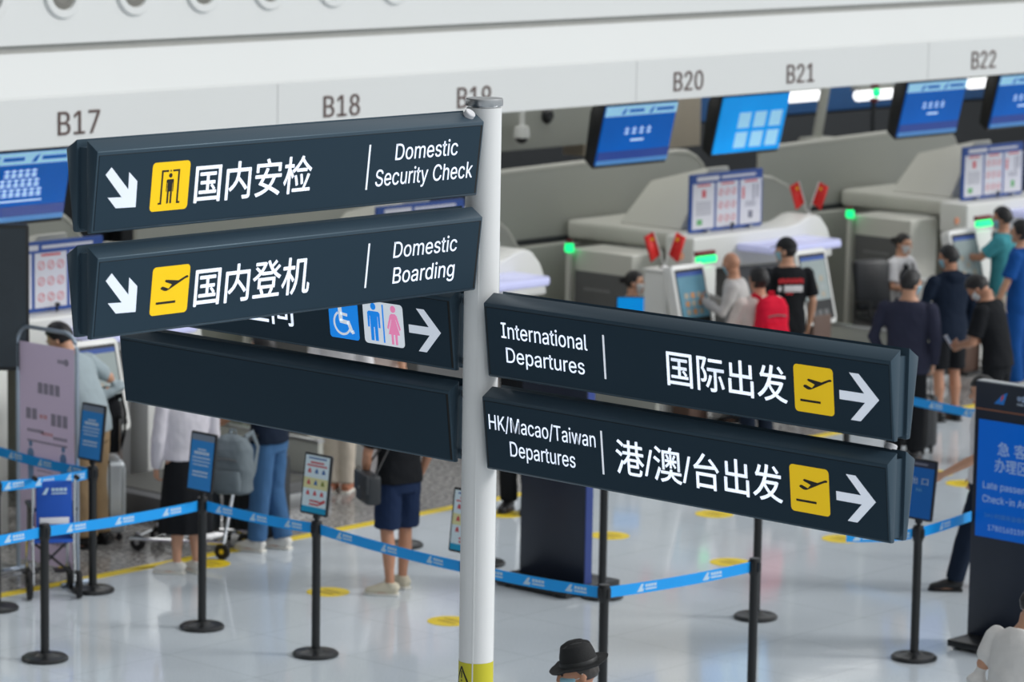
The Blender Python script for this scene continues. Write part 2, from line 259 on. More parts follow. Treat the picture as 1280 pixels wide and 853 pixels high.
'U': (517, ['299 -8 259 -8 219 -8 184 0 154 15 124 31 101 53 85 80 68 107 60 138 60 173 60 285 60 397 60 509 81 509 103 509 124 509 124 399 124 288 124 178 124 154 130 132 141 113 152 94 167 79 187 68 207 57 231 52 259 52 287 52 311 57 331 68 351 79 366 94 377 113 387 132 393 154 393 178 393 288 393 399 393 509 414 509 436 509 457 509 457 397 457 285 457 173 457 138 449 107 433 80 416 53 393 31 363 15 334 0']),
'a': (389, ['182 -9 160 -9 136 -9 114 -4 94 5 75 14 59 27 48 45 36 62 30 83 30 108 30 130 35 147 43 161 52 175 63 185 78 193 92 201 108 207 125 211 143 215 160 218 178 220 201 223 219 225 234 227 248 228 258 231 265 235 272 239 276 245 276 255 276 255 276 256 276 257 276 272 273 286 267 297 261 308 252 316 240 322 228 328 213 331 196 331 178 331 162 328 149 322 136 317 126 309 118 301 110 292 104 283 100 274 80 280 61 285 41 291 50 314 62 332 79 346 95 360 113 369 133 375 153 381 173 384 194 384 208 384 223 383 239 379 255 376 271 370 286 360 301 351 313 338 322 320 332 303 337 280 337 251 337 168 337 84 337 0 317 0 297 0 277 0 277 17 277 35 277 52 275 52 274 52 272 52 268 43 261 34 252 25 243 15 230 7 215 1 200 -5', '155 45 170 45 193 45 212 50 228 59 243 68 255 79 263 93 271 107 276 122 276 138 276 155 276 173 276 190 273 187 268 184 259 182 251 180 242 178 231 176 221 174 210 172 200 171 190 170 182 169 175 168 161 166 147 163 134 159 121 154 111 148 103 139 96 131 92 119 92 105 92 92 95 81 102 72 109 63 118 57 130 52 142 48']),
'c': (396, ['226 -8 207 -8 173 -8 143 0 117 16 91 33 71 56 56 85 41 114 34 149 34 187 34 227 41 262 56 291 71 321 91 343 117 360 143 376 173 384 207 384 226 384 243 382 260 377 276 372 292 365 305 356 319 347 330 335 340 322 350 309 357 294 362 277 342 272 322 267 303 262 300 272 296 281 290 289 285 297 278 305 270 311 262 317 253 322 242 325 232 328 220 330 207 330 182 330 161 323 145 310 129 297 116 280 108 258 100 237 96 213 96 187 96 162 100 139 108 117 116 96 129 79 145 66 161 53 182 46 207 46 220 46 232 48 243 52 253 55 263 60 271 66 279 72 286 80 292 89 297 97 301 107 304 117 324 112 343 107 363 102 358 85 351 70 341 56 332 43 320 31 306 21 293 12 277 4 261 -1 244 -6']),
'd': (424, ['219 -8 195 -8 164 -8 136 0 111 16 87 32 68 55 55 84 41 114 34 149 34 189 34 229 41 263 55 293 69 322 88 345 112 361 136 376 164 384 196 384 219 384 238 381 253 373 268 365 279 356 287 346 296 336 302 327 306 319 308 319 309 319 311 319 311 382 311 446 311 509 331 509 351 509 372 509 372 339 372 170 372 0 352 0 332 0 313 0 313 20 313 39 313 59 311 59 309 59 307 59 302 51 295 42 287 31 278 21 267 12 252 4 238 -4', '181 47 205 47 227 47 247 53 263 65 279 77 291 94 299 115 308 136 312 161 312 189 312 217 308 242 300 263 292 284 279 300 263 312 247 324 228 330 205 330 181 330 161 324 145 311 129 299 116 282 108 261 100 240 96 216 96 189 96 162 100 138 109 117 117 95 129 78 145 66 161 53']),
'e': (404, ['238 -8 212 -8 175 -8 143 0 117 16 90 33 70 56 56 85 41 114 34 148 34 187 34 226 41 260 55 290 69 319 89 343 115 359 141 376 171 384 205 384 226 384 246 381 266 374 285 367 303 356 319 341 335 326 348 306 357 282 366 258 371 228 371 194 371 186 371 178 371 169 272 169 174 169 75 169 75 187 75 204 75 221 163 221 250 221 338 221 329 215 319 208 310 202 310 227 306 249 298 269 290 288 278 303 263 314 247 325 228 330 205 330 182 330 163 325 146 313 130 302 118 288 109 270 100 251 96 232 96 211 96 200 96 189 96 178 96 150 101 126 110 106 120 87 134 72 151 61 168 51 189 46 212 46 228 46 241 48 254 53 266 57 277 64 285 73 294 82 301 93 306 105 325 101 345 96 365 91 359 71 349 54 335 39 321 24 303 13 283 4 262 -4']),
'g': (425, ['238 -151 207 -151 179 -151 155 -147 134 -140 113 -132 96 -123 82 -110 69 -98 58 -84 51 -69 67 -60 84 -50 101 -41 107 -49 113 -57 122 -66 130 -75 141 -82 154 -88 168 -94 186 -97 207 -97 238 -97 263 -90 282 -75 302 -60 311 -37 311 -6 311 19 311 44 311 68 310 68 308 68 306 68 301 60 295 51 287 41 278 32 267 23 252 16 238 8 219 5 195 5 164 5 137 12 113 27 88 41 69 62 55 90 41 118 34 152 34 191 34 230 41 264 55 293 69 322 88 345 112 361 137 376 165 384 196 384 220 384 239 381 253 373 268 365 280 356 288 346 297 336 303 327 308 319 309 319 311 319 313 319 313 339 313 359 313 379 333 379 353 379 372 379 372 250 372 121 372 -9 372 -42 365 -69 350 -90 335 -111 316 -126 291 -136 266 -146', '181 59 205 59 228 59 248 64 264 75 280 86 292 101 300 121 308 141 312 165 312 193 312 220 308 243 300 264 292 284 280 301 264 312 248 324 228 330 205 330 181 330 161 324 145 312 129 299 117 283 109 262 100 242 96 219 96 193 96 166 100 143 109 123 117 103 129 87 145 76 162 65']),
'h': (410, ['114 249 114 227 114 151 114 76 114 0 93 0 73 0 53 0 53 170 53 339 53 509 73 509 93 509 114 509 114 435 114 361 114 287 110 287 106 287 102 287 114 322 131 347 152 362 174 377 199 384 227 384 253 384 276 379 295 369 315 358 330 342 341 321 352 299 357 273 357 240 357 160 357 80 357 0 337 0 316 0 296 0 296 78 296 157 296 235 296 265 288 288 273 304 258 321 237 329 210 329 192 329 175 325 161 317 146 309 135 298 126 283 118 267']),
'i': (167, ['73 0 53 0 53 126 53 253 53 379 73 379 93 379 114 379 114 253 114 126 114 0 93 0', '95 443 84 443 72 443 62 447 54 455 45 462 41 472 41 483 41 494 45 504 54 512 62 520 72 524 84 524 95 524 106 520 114 512 122 504 126 494 126 483 126 472 122 462 114 455 106 447']),
'k': (381, ['132 158 110 137 110 162 110 187 110 212 113 212 117 212 121 212 175 268 230 323 284 379 310 379 335 379 360 379 301 319 243 259 184 199 182 199 179 199 177 199 155 178', '73 0 53 0 53 170 53 339 53 509 73 509 93 509 114 509 114 339 114 170 114 0 93 0', '320 0 294 0 245 62 197 124 148 186 162 200 177 214 191 229 252 152 312 76 372 0 346 0']),
'l': (189, ['147 -2 139 -2 110 -2 88 5 74 20 60 35 53 57 53 84 53 226 53 367 53 509 73 509 93 509 114 509 114 372 114 235 114 99 114 81 116 69 120 62 125 55 133 52 146 52 152 52 157 52 160 53 164 53 167 54 170 54 173 37 177 20 181 3 175 1 169 0 162 -1 154 -2']),
'm': (610, ['73 0 53 0 53 126 53 253 53 379 72 379 92 379 112 379 112 351 112 323 112 295 111 295 109 295 108 295 113 316 121 332 132 346 144 359 157 369 172 376 187 383 203 386 219 386 247 386 270 378 287 361 305 344 316 322 321 295 318 295 315 295 312 295 317 313 325 329 337 343 349 357 364 367 381 375 398 382 416 386 437 386 459 386 479 381 497 372 515 362 530 348 541 328 551 309 557 285 557 255 557 170 557 85 557 0 536 0 516 0 496 0 496 85 496 169 496 254 496 281 488 301 473 313 457 325 439 330 419 330 402 330 387 327 374 320 362 313 352 303 345 290 339 278 335 263 335 247 335 165 335 82 335 0 315 0 295 0 274 0 274 87 274 173 274 260 274 281 267 298 253 311 239 324 221 330 199 330 185 330 171 327 158 320 144 313 134 303 126 289 118 276 114 258 114 238 114 159 114 79 114 0 93 0']),
'n': (410, ['114 249 114 227 114 151 114 76 114 0 93 0 73 0 53 0 53 126 53 253 53 379 72 379 92 379 112 379 112 349 112 318 112 287 109 287 106 287 102 287 114 322 131 347 152 362 174 377 199 384 227 384 253 384 276 379 295 369 314 358 330 342 341 321 352 299 357 273 357 240 357 160 357 80 357 0 337 0 316 0 296 0 296 78 296 157 296 235 296 265 288 288 273 304 258 321 237 329 210 329 192 329 175 325 161 317 146 309 135 298 126 283 118 267']),
'o': (415, ['242 -8 207 -8 173 -8 143 0 117 16 91 33 71 56 56 85 41 114 34 149 34 187 34 227 41 262 56 291 71 321 91 343 117 360 143 376 173 384 207 384 242 384 273 376 299 360 325 343 345 321 359 291 374 262 381 227 381 187 381 149 374 114 359 85 345 56 325 33 299 16 273 0', '182 46 207 46 233 46 254 53 270 66 287 79 299 96 307 117 315 139 319 162 319 187 319 213 315 236 307 258 299 280 287 297 270 310 254 323 233 330 207 330 182 330 161 323 145 310 129 297 116 280 108 258 100 237 96 213 96 187 96 162 100 139 108 117 116 96 129 79 145 66 161 53']),
'p': (424, ['73 -143 53 -143 53 31 53 205 53 379 72 379 92 379 112 379 112 359 112 339 112 319 114 319 116 319 118 319 123 327 129 336 137 346 145 356 157 365 171 373 186 381 205 384 229 384 261 384 289 376 313 361 337 345 356 322 370 293 383 263 390 229 390 189 390 149 383 114 370 84 356 55 337 32 313 16 289 0 261 -8 229 -8 206 -8 187 -4 173 4 158 12 146 21 138 31 130 42 123 51 118 59 117 59 115 59 114 59 114 -8 114 -76 114 -143 93 -143', '197 47 220 47 244 47 263 53 279 66 295 78 308 95 316 117 324 138 328 162 328 189 328 216 324 240 316 261 308 282 296 299 280 311 264 324 244 330 220 330 197 330 177 324 161 312 145 300 133 284 125 263 117 242 113 217 113 189 113 161 117 136 125 115 133 94 146 77 162 65 178 53']),
'r': (259, ['73 0 53 0 53 126 53 253 53 379 72 379 92 379 112 379 112 360 112 340 112 321 113 321 114 321 115 321 122 340 135 355 152 367 170 379 190 385 213 385 218 385 223 385 229 384 235 384 240 384 243 384 243 363 243 343 243 322 242 323 237 323 230 324 223 325 215 326 207 326 189 326 173 322 159 315 145 307 134 297 126 284 118 270 114 255 114 237 114 158 114 79 114 0 93 0']),
's': (365, ['211 -8 182 -8 156 -8 133 -4 112 3 92 11 75 23 62 38 49 53 40 72 36 94 55 98 74 102 94 107 99 86 109 70 124 60 139 50 158 45 181 45 208 45 229 51 244 62 260 74 268 87 268 103 268 116 263 127 254 136 245 144 231 151 212 155 191 160 170 165 149 170 115 178 89 191 72 208 55 225 47 247 47 274 47 296 53 315 65 332 77 348 94 361 115 370 136 380 160 384 187 384 213 384 235 380 254 372 272 365 287 353 299 339 310 325 319 309 324 290 305 286 287 281 268 277 263 292 255 304 243 316 230 327 212 333 187 333 165 333 146 327 131 317 116 306 109 293 109 277 109 263 114 252 124 243 134 235 150 228 172 223 191 218 210 214 229 209 264 201 290 188 306 171 323 154 331 133 331 107 331 84 325 64 312 47 300 30 282 16 260 6 237 -3']),
't': (227, ['138 379 204 379 204 362 204 344 204 327 138 327 72 327 6 327 6 344 6 362 6 379 72 379', '65 345 65 471 85 471 106 471 126 471 126 347 126 222 126 98 126 81 129 69 136 61 143 54 154 50 170 50 174 50 179 50 185 51 191 52 197 53 202 54 206 36 209 19 213 2 207 0 200 -2 192 -3 184 -4 176 -4 168 -4 136 -4 110 4 92 21 74 38 65 62 65 93 65 219']),
'u': (410, ['211 -5 182 -5 157 -5 134 0 115 11 95 21 80 37 69 59 58 80 53 107 53 139 53 219 53 299 53 379 73 379 93 379 114 379 114 301 114 222 114 144 114 114 121 91 137 75 152 58 173 50 200 50 218 50 235 54 249 62 264 70 275 81 283 97 292 112 296 131 296 153 296 228 296 304 296 379 316 379 337 379 357 379 357 253 357 126 357 0 337 0 318 0 298 0 298 31 298 61 298 92 301 92 304 92 307 92 295 57 279 32 257 17 235 2']),
'w': (567, ['158 0 138 0 99 126 61 253 23 379 44 379 66 379 87 379 103 324 118 269 133 214 140 191 147 165 154 137 161 108 168 76 175 41 172 41 168 41 165 41 172 75 179 106 186 135 193 163 199 190 206 214 221 269 237 324 252 379 273 379 295 379 316 379 332 324 347 269 362 214 368 190 375 164 382 136 388 107 395 76 402 41 399 41 395 41 391 41 399 75 406 107 413 135 420 164 427 190 434 214 449 269 465 324 480 379 502 379 523 379 545 379 506 253 468 126 429 0 409 0 389 0 368 0 352 57 335 114 319 172 314 189 309 207 305 225 300 243 295 261 291 280 286 299 281 318 277 338 281 338 286 338 291 338 286 319 281 299 277 280 272 261 267 243 263 225 258 206 253 189 248 172 231 114 215 57 199 0 178 0']),
'x': (379, ['44 0 21 0 71 73 121 145 171 218 171 202 171 187 171 171 124 240 76 310 29 379 52 379 76 379 100 379 116 355 132 330 147 306 160 287 170 270 179 253 188 237 198 221 207 206 197 206 186 206 175 206 185 221 194 237 202 253 211 270 221 287 233 306 249 330 266 355 282 379 305 379 328 379 352 379 304 309 256 239 209 169 209 184 209 199 209 214 258 143 308 71 358 0 334 0 310 0 287 0 268 28 249 57 231 85 219 103 209 120 200 136 191 152 182 167 173 182 183 182 194 182 205 182 195 167 186 152 178 136 170 120 160 103 148 85 129 57 110 28 91 0 68 0']),
'y': (389, ['51 -140 47 -139 52 -121 57 -103 61 -86 65 -86 68 -87 71 -87 83 -90 94 -91 104 -89 114 -87 122 -82 130 -74 138 -66 145 -53 151 -36 155 -24 159 -13 163 -1 114 126 66 252 17 379 40 379 62 379 84 379 111 305 138 230 165 155 174 132 181 109 187 87 193 64 199 42 206 21 198 21 191 21 184 21 190 42 196 64 202 87 209 110 216 132 224 155 251 230 278 305 305 379 327 379 349 379 371 379 316 234 260 88 204 -58 196 -78 187 -94 177 -107 166 -120 153 -129 139 -136 125 -142 109 -145 91 -145 81 -145 72 -144 65 -143 57 -142']),
}
def text_data(body, bold=0.):
    """flat text mesh: Latin letters and digits from the outlines above, other characters from the built-in font; bold = stroke growth made by shifted copies"""
    latin = all(ch in GLYPHS or ch == ' ' for ch in body)
    cu = bpy.data.curves.new('t', 'CURVE' if latin else 'FONT')
    if latin:
        cu.dimensions = '2D'; cu.fill_mode = 'BOTH'; x = 0
        for ch in body:
            if ch == ' ': x += 210; continue
            adv, sp = GLYPHS[ch]
            for s in sp:
                q = [int(v) for v in s.split()]; n = len(q)//6
                c = cu.splines.new('BEZIER'); c.bezier_points.add(n-1); c.use_cyclic_u = True; c.resolution_u = 4
                for i, p in enumerate(c.bezier_points):
                    d = q[i*6:i*6+6]; p.handle_left_type = p.handle_right_type = 'FREE'
                    p.handle_left = ((d[0]+x)/1000, d[1]/1000, 0); p.co = ((d[2]+x)/1000, d[3]/1000, 0); p.handle_right = ((d[4]+x)/1000, d[5]/1000, 0)
            x += adv
    else: cu.body = body; cu.size = 1; cu.resolution_u = 4; bold = bold or .0
    cu.extrude = .004
    o = bpy.data.objects.new('t', cu); C.objects.link(o)
    bpy.context.view_layer.update()
    me = bpy.data.meshes.new_from_object(o.evaluated_get(bpy.context.evaluated_depsgraph_get()))
    bpy.data.objects.remove(o); bpy.data.curves.remove(cu)
    if bold:
        bm = bmesh.new(); 
        for dx, dy, dz in ((bold, 0, 0), (-bold, 0, .0004), (0, bold, .0008), (0, -bold, .0012)):
            n = bmesh.new(); n.from_mesh(me); n.transform(Matrix.Translation((dx, dy, dz*0))); t = bpy.data.meshes.new('t2'); n.to_mesh(t); n.free(); bm.from_mesh(t); bpy.data.meshes.remove(t)
        bm.to_mesh(me); bm.free()
    return me
def lettering(name, body, M, u0, u1, v0, v1, mat, parent, bold=0., cap=None, th=.0012):
    """M: 4x4 with columns u,v,normal,origin. Fits glyph bounds to u0..u1; v0 = baseline & v1 = cap height when cap is given (a letter that reaches cap height), else bounds"""
    me = text_data(body, bold)
    xs = [v.co.x for v in me.vertices]; ys = [v.co.y for v in me.vertices]
    x0, x1, y0, y1 = min(xs), max(xs), min(ys), max(ys)
    if cap:
        mc = text_data(cap, bold); y1 = max(v.co.y for v in mc.vertices); y0 = min(v.co.y for v in mc.vertices); bpy.data.meshes.remove(mc)
    sx = (u1-u0)/(x1-x0); sy = (v1-v0)/(y1-y0)
    for v in me.vertices:
        v.co = M @ Vector((u0+(v.co.x-x0)*sx, v0+(v.co.y-y0)*sy, th*(1 if v.co.z > 0 else 0)))
    me.materials.append(mat)
    for p in me.polygons: p.material_index = 0
    o = bpy.data.objects.new(name, me); C.objects.link(o); o.parent = parent
    return o
def plate(name, polys, M, mat, parent, th=.0012, z=0.):
    """flat cut-outs: list of 2D polygons lying on the plane M"""
    b = MB()
    for p in polys: b.prism(p, th, M @ Matrix.Translation((0, 0, z)))
    return b.build(name, mat, parent, smooth=False)
def rrect(u0, u1, v0, v1, r, n=5):
    out = []
    for cx, cy, a0 in ((u1-r, v1-r, 0), (u0+r, v1-r, pi/2), (u0+r, v0+r, pi), (u1-r, v0+r, 3*pi/2)):
        for i in range(n+1): a = a0+pi/2*i/n; out.append((cx+r*cos(a), cy+r*sin(a)))
    return out
def circ(cx, cy, r, n=20, a0=0, a1=2*pi): return [(cx+r*cos(a0+(a1-a0)*i/n), cy+r*sin(a0+(a1-a0)*i/n)) for i in range(n)]
def arc_band(cx, cy, r0, r1, a0, a1, n=18):
    return [(cx+r1*cos(a0+(a1-a0)*i/n), cy+r1*sin(a0+(a1-a0)*i/n)) for i in range(n+1)] + [(cx+r0*cos(a1+(a0-a1)*i/n), cy+r0*sin(a1+(a0-a1)*i/n)) for i in range(n+1)]
def bar(x0, y0, x1, y1, wd):
    d = Vector((x1-x0, y1-y0)).normalized(); n = Vector((-d.y, d.x))*wd/2
    return [(x0+n.x, y0+n.y), (x0-n.x, y0-n.y), (x1-n.x, y1-n.y), (x1+n.x, y1+n.y)]
def frame_M(o, u, n):
    """plane matrix: origin o, u direction, outward normal n"""
    u = Vector(u).normalized(); n = Vector(n).normalized(); v = n.cross(u)
    return Matrix(((u.x, v.x, n.x, o[0]), (u.y, v.y, n.y, o[1]), (u.z, v.z, n.z, o[2]), (0, 0, 0, 1)))
# ------------------------------------------------------------------ common materials
WHITE = pm('white_panel', (232, 233, 230), .35, var=.02)
CANOPY = pm('canopy_white', (226, 228, 227), .38, var=.025, vscale=.6)
GREYP = pm('grey_green_panel', (176, 178, 170), .45, var=.03, vscale=2)
GREYD = pm('grey_panel_dark', (104, 105, 106), .5, var=.04)
WARMW = pm('warm_white_panel', (206, 206, 198), .4, var=.03, vscale=2)
BEIGE = pm('beige_panel', (196, 184, 166), .6, var=.04)
BLACK = pm('black_plastic', (22, 24, 26), .38, var=.15)
BLACKM = pm('black_metal', (26, 28, 30), .32, spec=.5, var=.1)
STEEL = pm('brushed_steel', (188, 190, 192), .3, 1., var=.05)
CHROME = pm('chrome', (215, 217, 220), .14, 1., var=.03)
RUBBER = pm('black_rubber', (28, 28, 30), .7, var=.1)
NAVYP = pm('navy_panel', (30, 39, 56), .35, var=.06)
BLUEEDGE = pm('blue_edge', (46, 68, 140), .4, var=.05)
BROWN = pm('brown_laminate', (98, 76, 66), .5, var=.08)
LAV = pm('lavender_acrylic', (196, 200, 240), .25, var=.03, emit=.25)
GREENL = pm('green_lamp', (20, 235, 130), .3, var=.03, emit=1.4)
REDL = pm('red_dark', (120, 30, 36), .4)
LAMPW = pm('lamp_white', (250, 252, 255), .3, emit=1.6)
YELLOW = pm('yellow_vinyl', (240, 210, 38), .5, var=.05)
YELDK = pm('yellow_dark', (196, 166, 20), .5)
BLUEW = pm('blue_wall', (26, 84, 140), .5, var=.1)
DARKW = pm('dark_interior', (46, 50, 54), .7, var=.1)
SCRB = pm('screen_blue', (0, 88, 176), .25, spec=.15, var=.12, vscale=3, emit=.42)
SCRC = pm('screen_cyan', (6, 140, 220), .25, spec=.15, var=.2, vscale=3, emit=.55)
SCRN = pm('screen_navy', (22, 58, 140), .25, emit=.3)
SCRL = pm('screen_light', (150, 205, 236), .25, var=.08, vscale=20, emit=.45)
SCRT = pm('screen_text', (190, 220, 250), .3, emit=.6)
PAPER = pm('paper_white', (226, 226, 234), .6, var=.03)
PAPRED = pm('print_red', (216, 96, 104), .6)
PAPBLU = pm('print_blue', (44, 84, 164), .55, var=.05)
PAPGRN = pm('print_green', (110, 180, 120), .6)
PAPGRY = pm('print_grey', (128, 130, 146), .6)
GLASSD = pm('dark_display_glass', (44, 54, 62), .22, var=.35, vscale=3)

# ------------------------------------------------------------------ the setting
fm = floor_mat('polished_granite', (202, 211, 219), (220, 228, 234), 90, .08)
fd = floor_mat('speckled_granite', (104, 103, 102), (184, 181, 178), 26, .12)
b = MB()
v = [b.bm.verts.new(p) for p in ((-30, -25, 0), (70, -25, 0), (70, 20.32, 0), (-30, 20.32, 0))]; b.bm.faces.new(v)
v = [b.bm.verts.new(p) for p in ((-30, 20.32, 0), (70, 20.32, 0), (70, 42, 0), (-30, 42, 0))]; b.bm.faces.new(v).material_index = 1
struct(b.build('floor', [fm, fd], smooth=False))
b = MB(); b.box((24.5, 20.26, .001), (40, .12, .002)); struct(b.build('trim_1', YELLOW, smooth=False))
bpy.context.scene.collection.objects['trim_1']['label'] = 'yellow waiting line on the floor in front of the counters'

# canopy over the counters: lower band with the numbers, upper band, groove, bulkhead
def xz_loft(prof, x0, x1, name, mat, closed=True):
    bb = MB(); M = Matrix(((0, 0, 1, x0), (1, 0, 0, 0), (0, 1, 0, 0), (0, 0, 0, 1)))
    bb.prism(prof, x1-x0, M); return bb.build(name, mat, smooth=False)
FY = 21.2
o = xz_loft([(FY, 3.235), (FY, 3.62), (FY+.03, 3.64), (FY+.26, 3.955), (FY+.9, 3.955), (FY+.9, 3.30), (FY+.08, 3.235)], 4, 46, 'ceiling', CANOPY); struct(o)
o['label'] = 'white canopy band over the counters carrying the counter numbers'
o = xz_loft([(FY+.31, 3.94), (FY+.31, 4.03), (FY+1.0, 4.03), (FY+1.0, 3.94)], 4, 46, 'trim_2', pm('groove_grey', (176, 176, 172), .5)); struct(o)
bw = MB()
M = Matrix(((0, 0, 1, 4), (1, 0, 0, 0), (0, 1, 0, 0), (0, 0, 0, 1)))
bw.prism([(FY+.26, 4.02), (FY+.36, 5.2), (FY+.7, 6.2), (FY+1.2, 6.2), (FY+1.2, 4.02)], 42, M)
struct(bw.build('wall_front', CANOPY, smooth=False))
for i, x in enumerate((3, 8, 12, 16.95, 20.3, 24.9, 29.5, 34)):
    bb = MB(); bb.box((x, FY-.0005, 3.43), (.006, .004, .38)); 
    if i > 2: struct(bb.build('trim_%d' % (i+3), pm('joint_grey', (190, 192, 192), .6), smooth=False))
    else: bb.bm.free()

NUMM = pm('number_brown', (92, 72, 68), .5)
for s_, px, py in (('B17', 98.5, 153), ('B18', 427, 132), ('B19', 592.5, 121), ('B20', 860.5, 101), ('B21', 1000.5, 91.5), ('B22', 1229.5, 74.5)):
    c = aty(px, py, FY)
    t = thing('counter_number', 'dark brown number %s on the white canopy' % s_, 'counter number', (c.x, FY, c.z), 0, 'numbers on the canopy')
    lettering('lettering', s_, frame_M((0, 0, 0), (1, 0, 0), (0, -1, 0)), -.215, .215, -.092, .092, NUMM, t, bold=.0, th=.008)
# round nozzles in the upper bulkhead
for i in range(8):
    c = Vector((aty(78, -1, FY+.29).x + (i-1)*.75, FY+.285, aty(78, -7, FY+.29).z))
    if i > 6: break
    t = thing('air_nozzle', ['round white air nozzle cut by the left edge of the photo', 'round white air nozzle above B17, left one', 'round white air nozzle above the space between B17 and the next number', 'round white air nozzle right of the middle of the visible row', 'round white air nozzle almost above B18', 'round white air nozzle furthest right in the row', 'round white air nozzle out past the row end'][i], 'air nozzle', tuple(c), 0, 'air nozzles in the canopy bulkhead')
    R = rot_to((0, -1, .08))
    q = MB(); q.lathe([(.19, -.02), (.19, .012), (.18, .02), (.13, .02), (.12, -.0), (.12, -.02)], M=R); q.build('rim', CANOPY, t)
    q = MB(); q.lathe([(.12, 0), (.075, .012), (.065, .002), (0, .002)], M=R); q.build('nozzle', pm('nozzle_grey', (128, 126, 120), .5), t)

# what lies behind under the canopy
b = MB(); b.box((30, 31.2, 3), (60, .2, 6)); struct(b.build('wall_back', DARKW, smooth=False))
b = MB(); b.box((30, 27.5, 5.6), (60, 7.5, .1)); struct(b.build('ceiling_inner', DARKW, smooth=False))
# area fills added to brighten the counters and the hall under the canopy
for i, x in enumerate((16, 22.5, 29, 35.5)):
    a = bpy.data.lights.new('counter_fill', 'AREA'); a.shape = 'RECTANGLE'; a.size = 6; a.size_y = 1.2; a.energy = 60; a.color = (1, 1, .97)
    ao = bpy.data.objects.new('counter_fill', a); C.objects.link(ao); ao.location = (x, 24.6, 4.6); ao.rotation_euler = (radians(-12), 0, 0)
for i, x in enumerate((30, 40)):
    a = bpy.data.lights.new('back_wall_fill', 'AREA'); a.shape = 'RECTANGLE'; a.size = 8; a.size_y = 1.0; a.energy = 160  # added fill that brightens the blue back wall, no visible fixture
    ao = bpy.data.objects.new('back_wall_fill', a); C.objects.link(ao); ao.location = (x, 28.0, 5.3); ao.rotation_euler = (radians(35), 0, 0)
# ------------------------------------------------------------------ the signpost in front
SIGNM = pm('sign_anthracite', (54, 71, 84), .34, spec=.5, tint=(.62, .85, 1.0), var=.04, vscale=3, bump=.02, bscale=900)
FACEM = pm('sign_face', (46, 63, 76), .5, spec=.12, tint=(.62, .85, 1.0), var=.03, vscale=2)
GAPM = pm('sign_gap_black', (6, 7, 8), .6)
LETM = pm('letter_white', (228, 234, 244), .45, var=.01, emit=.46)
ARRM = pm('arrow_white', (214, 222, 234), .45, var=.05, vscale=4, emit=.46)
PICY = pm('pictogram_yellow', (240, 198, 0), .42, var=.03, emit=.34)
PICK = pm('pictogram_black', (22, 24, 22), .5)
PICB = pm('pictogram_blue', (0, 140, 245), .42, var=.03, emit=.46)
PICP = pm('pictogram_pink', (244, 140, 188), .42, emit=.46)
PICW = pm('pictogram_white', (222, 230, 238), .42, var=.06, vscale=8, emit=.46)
POLEM = pm('pole_white', (240, 241, 241), .32, var=.02)
PX, PY = 11.724, 10.888
PTOP = 4.60
post = thing('signpost', 'tall white signpost with six dark direction signs in the foreground', 'signpost', (PX, PY, 0))
b = MB(); b.lathe([(0, 0), (.0805, 0), (.0805, PTOP-.035), (.07, PTOP-.03), (0, PTOP-.03)], seg=64)
b.build('pole', POLEM, post)
b = MB(); b.lathe([(0, PTOP-.032), (.074, PTOP-.032), (.074, PTOP-.026), (.0845, PTOP-.026), (.086, PTOP-.022), (.086, PTOP+.004), (.083, PTOP+.008), (0, PTOP+.009)], seg=48)
b.build('pole_cap', STEEL, post)
b = MB(); b.lathe([(0, 0), (.19, 0), (.19, .018), (.10, .026), (.0815, .05), (0, .05)], seg=40); b.build('base_flange', STEEL, post)
for ang in (pi+.2+.35, -.9):
    b = MB(); ca, sa = cos(ang), sin(ang)
    b.box((.0800*ca, .0800*sa, 2.0), (.005, .006, 3.9), Matrix.Rotation(ang, 3, 'Z')); b.build('pole_rib', POLEM, post, smooth=False)
b = MB(); b.lathe([(.0815, 1.45), (.0815, 1.985)], seg=64); wb_ = b.build('warning_band', pm('band_yellow', (214, 206, 44), .45), post)
# triangle with an exclamation mark wrapped on the band
ang0 = atan2(-R0.y-.75*G0.y, -R0.x-.75*G0.x)
def wrap(p): a = ang0 + p[0]/.0815; return Vector((.0822*cos(a), .0822*sin(a), p[1]))
b = MB()
def wrapbar(x0, y0, x1, y1, wd):
    n = 8; d = Vector((x1-x0, y1-y0)); nn = Vector((-d.y, d.x)).normalized()*wd/2; prev = None
    for i in range(n+1):
        c = Vector((x0, y0))+d*i/n; pr_ = [b.bm.verts.new(wrap(c+nn)), b.bm.verts.new(wrap(c-nn))]
        if prev: b.bm.faces.new((prev[0], prev[1], pr_[1], pr_[0]))
        prev = pr_
wrapbar(-.045, 1.88, 0, 1.965, .009); wrapbar(.045, 1.88, 0, 1.965, .009); wrapbar(-.047, 1.882, .047, 1.882, .009)
wrapbar(0, 1.945, 0, 1.91, .008); wrapbar(0, 1.902, 0, 1.895, .008)
b.build('warning_mark', PICK, wb_, smooth=False)

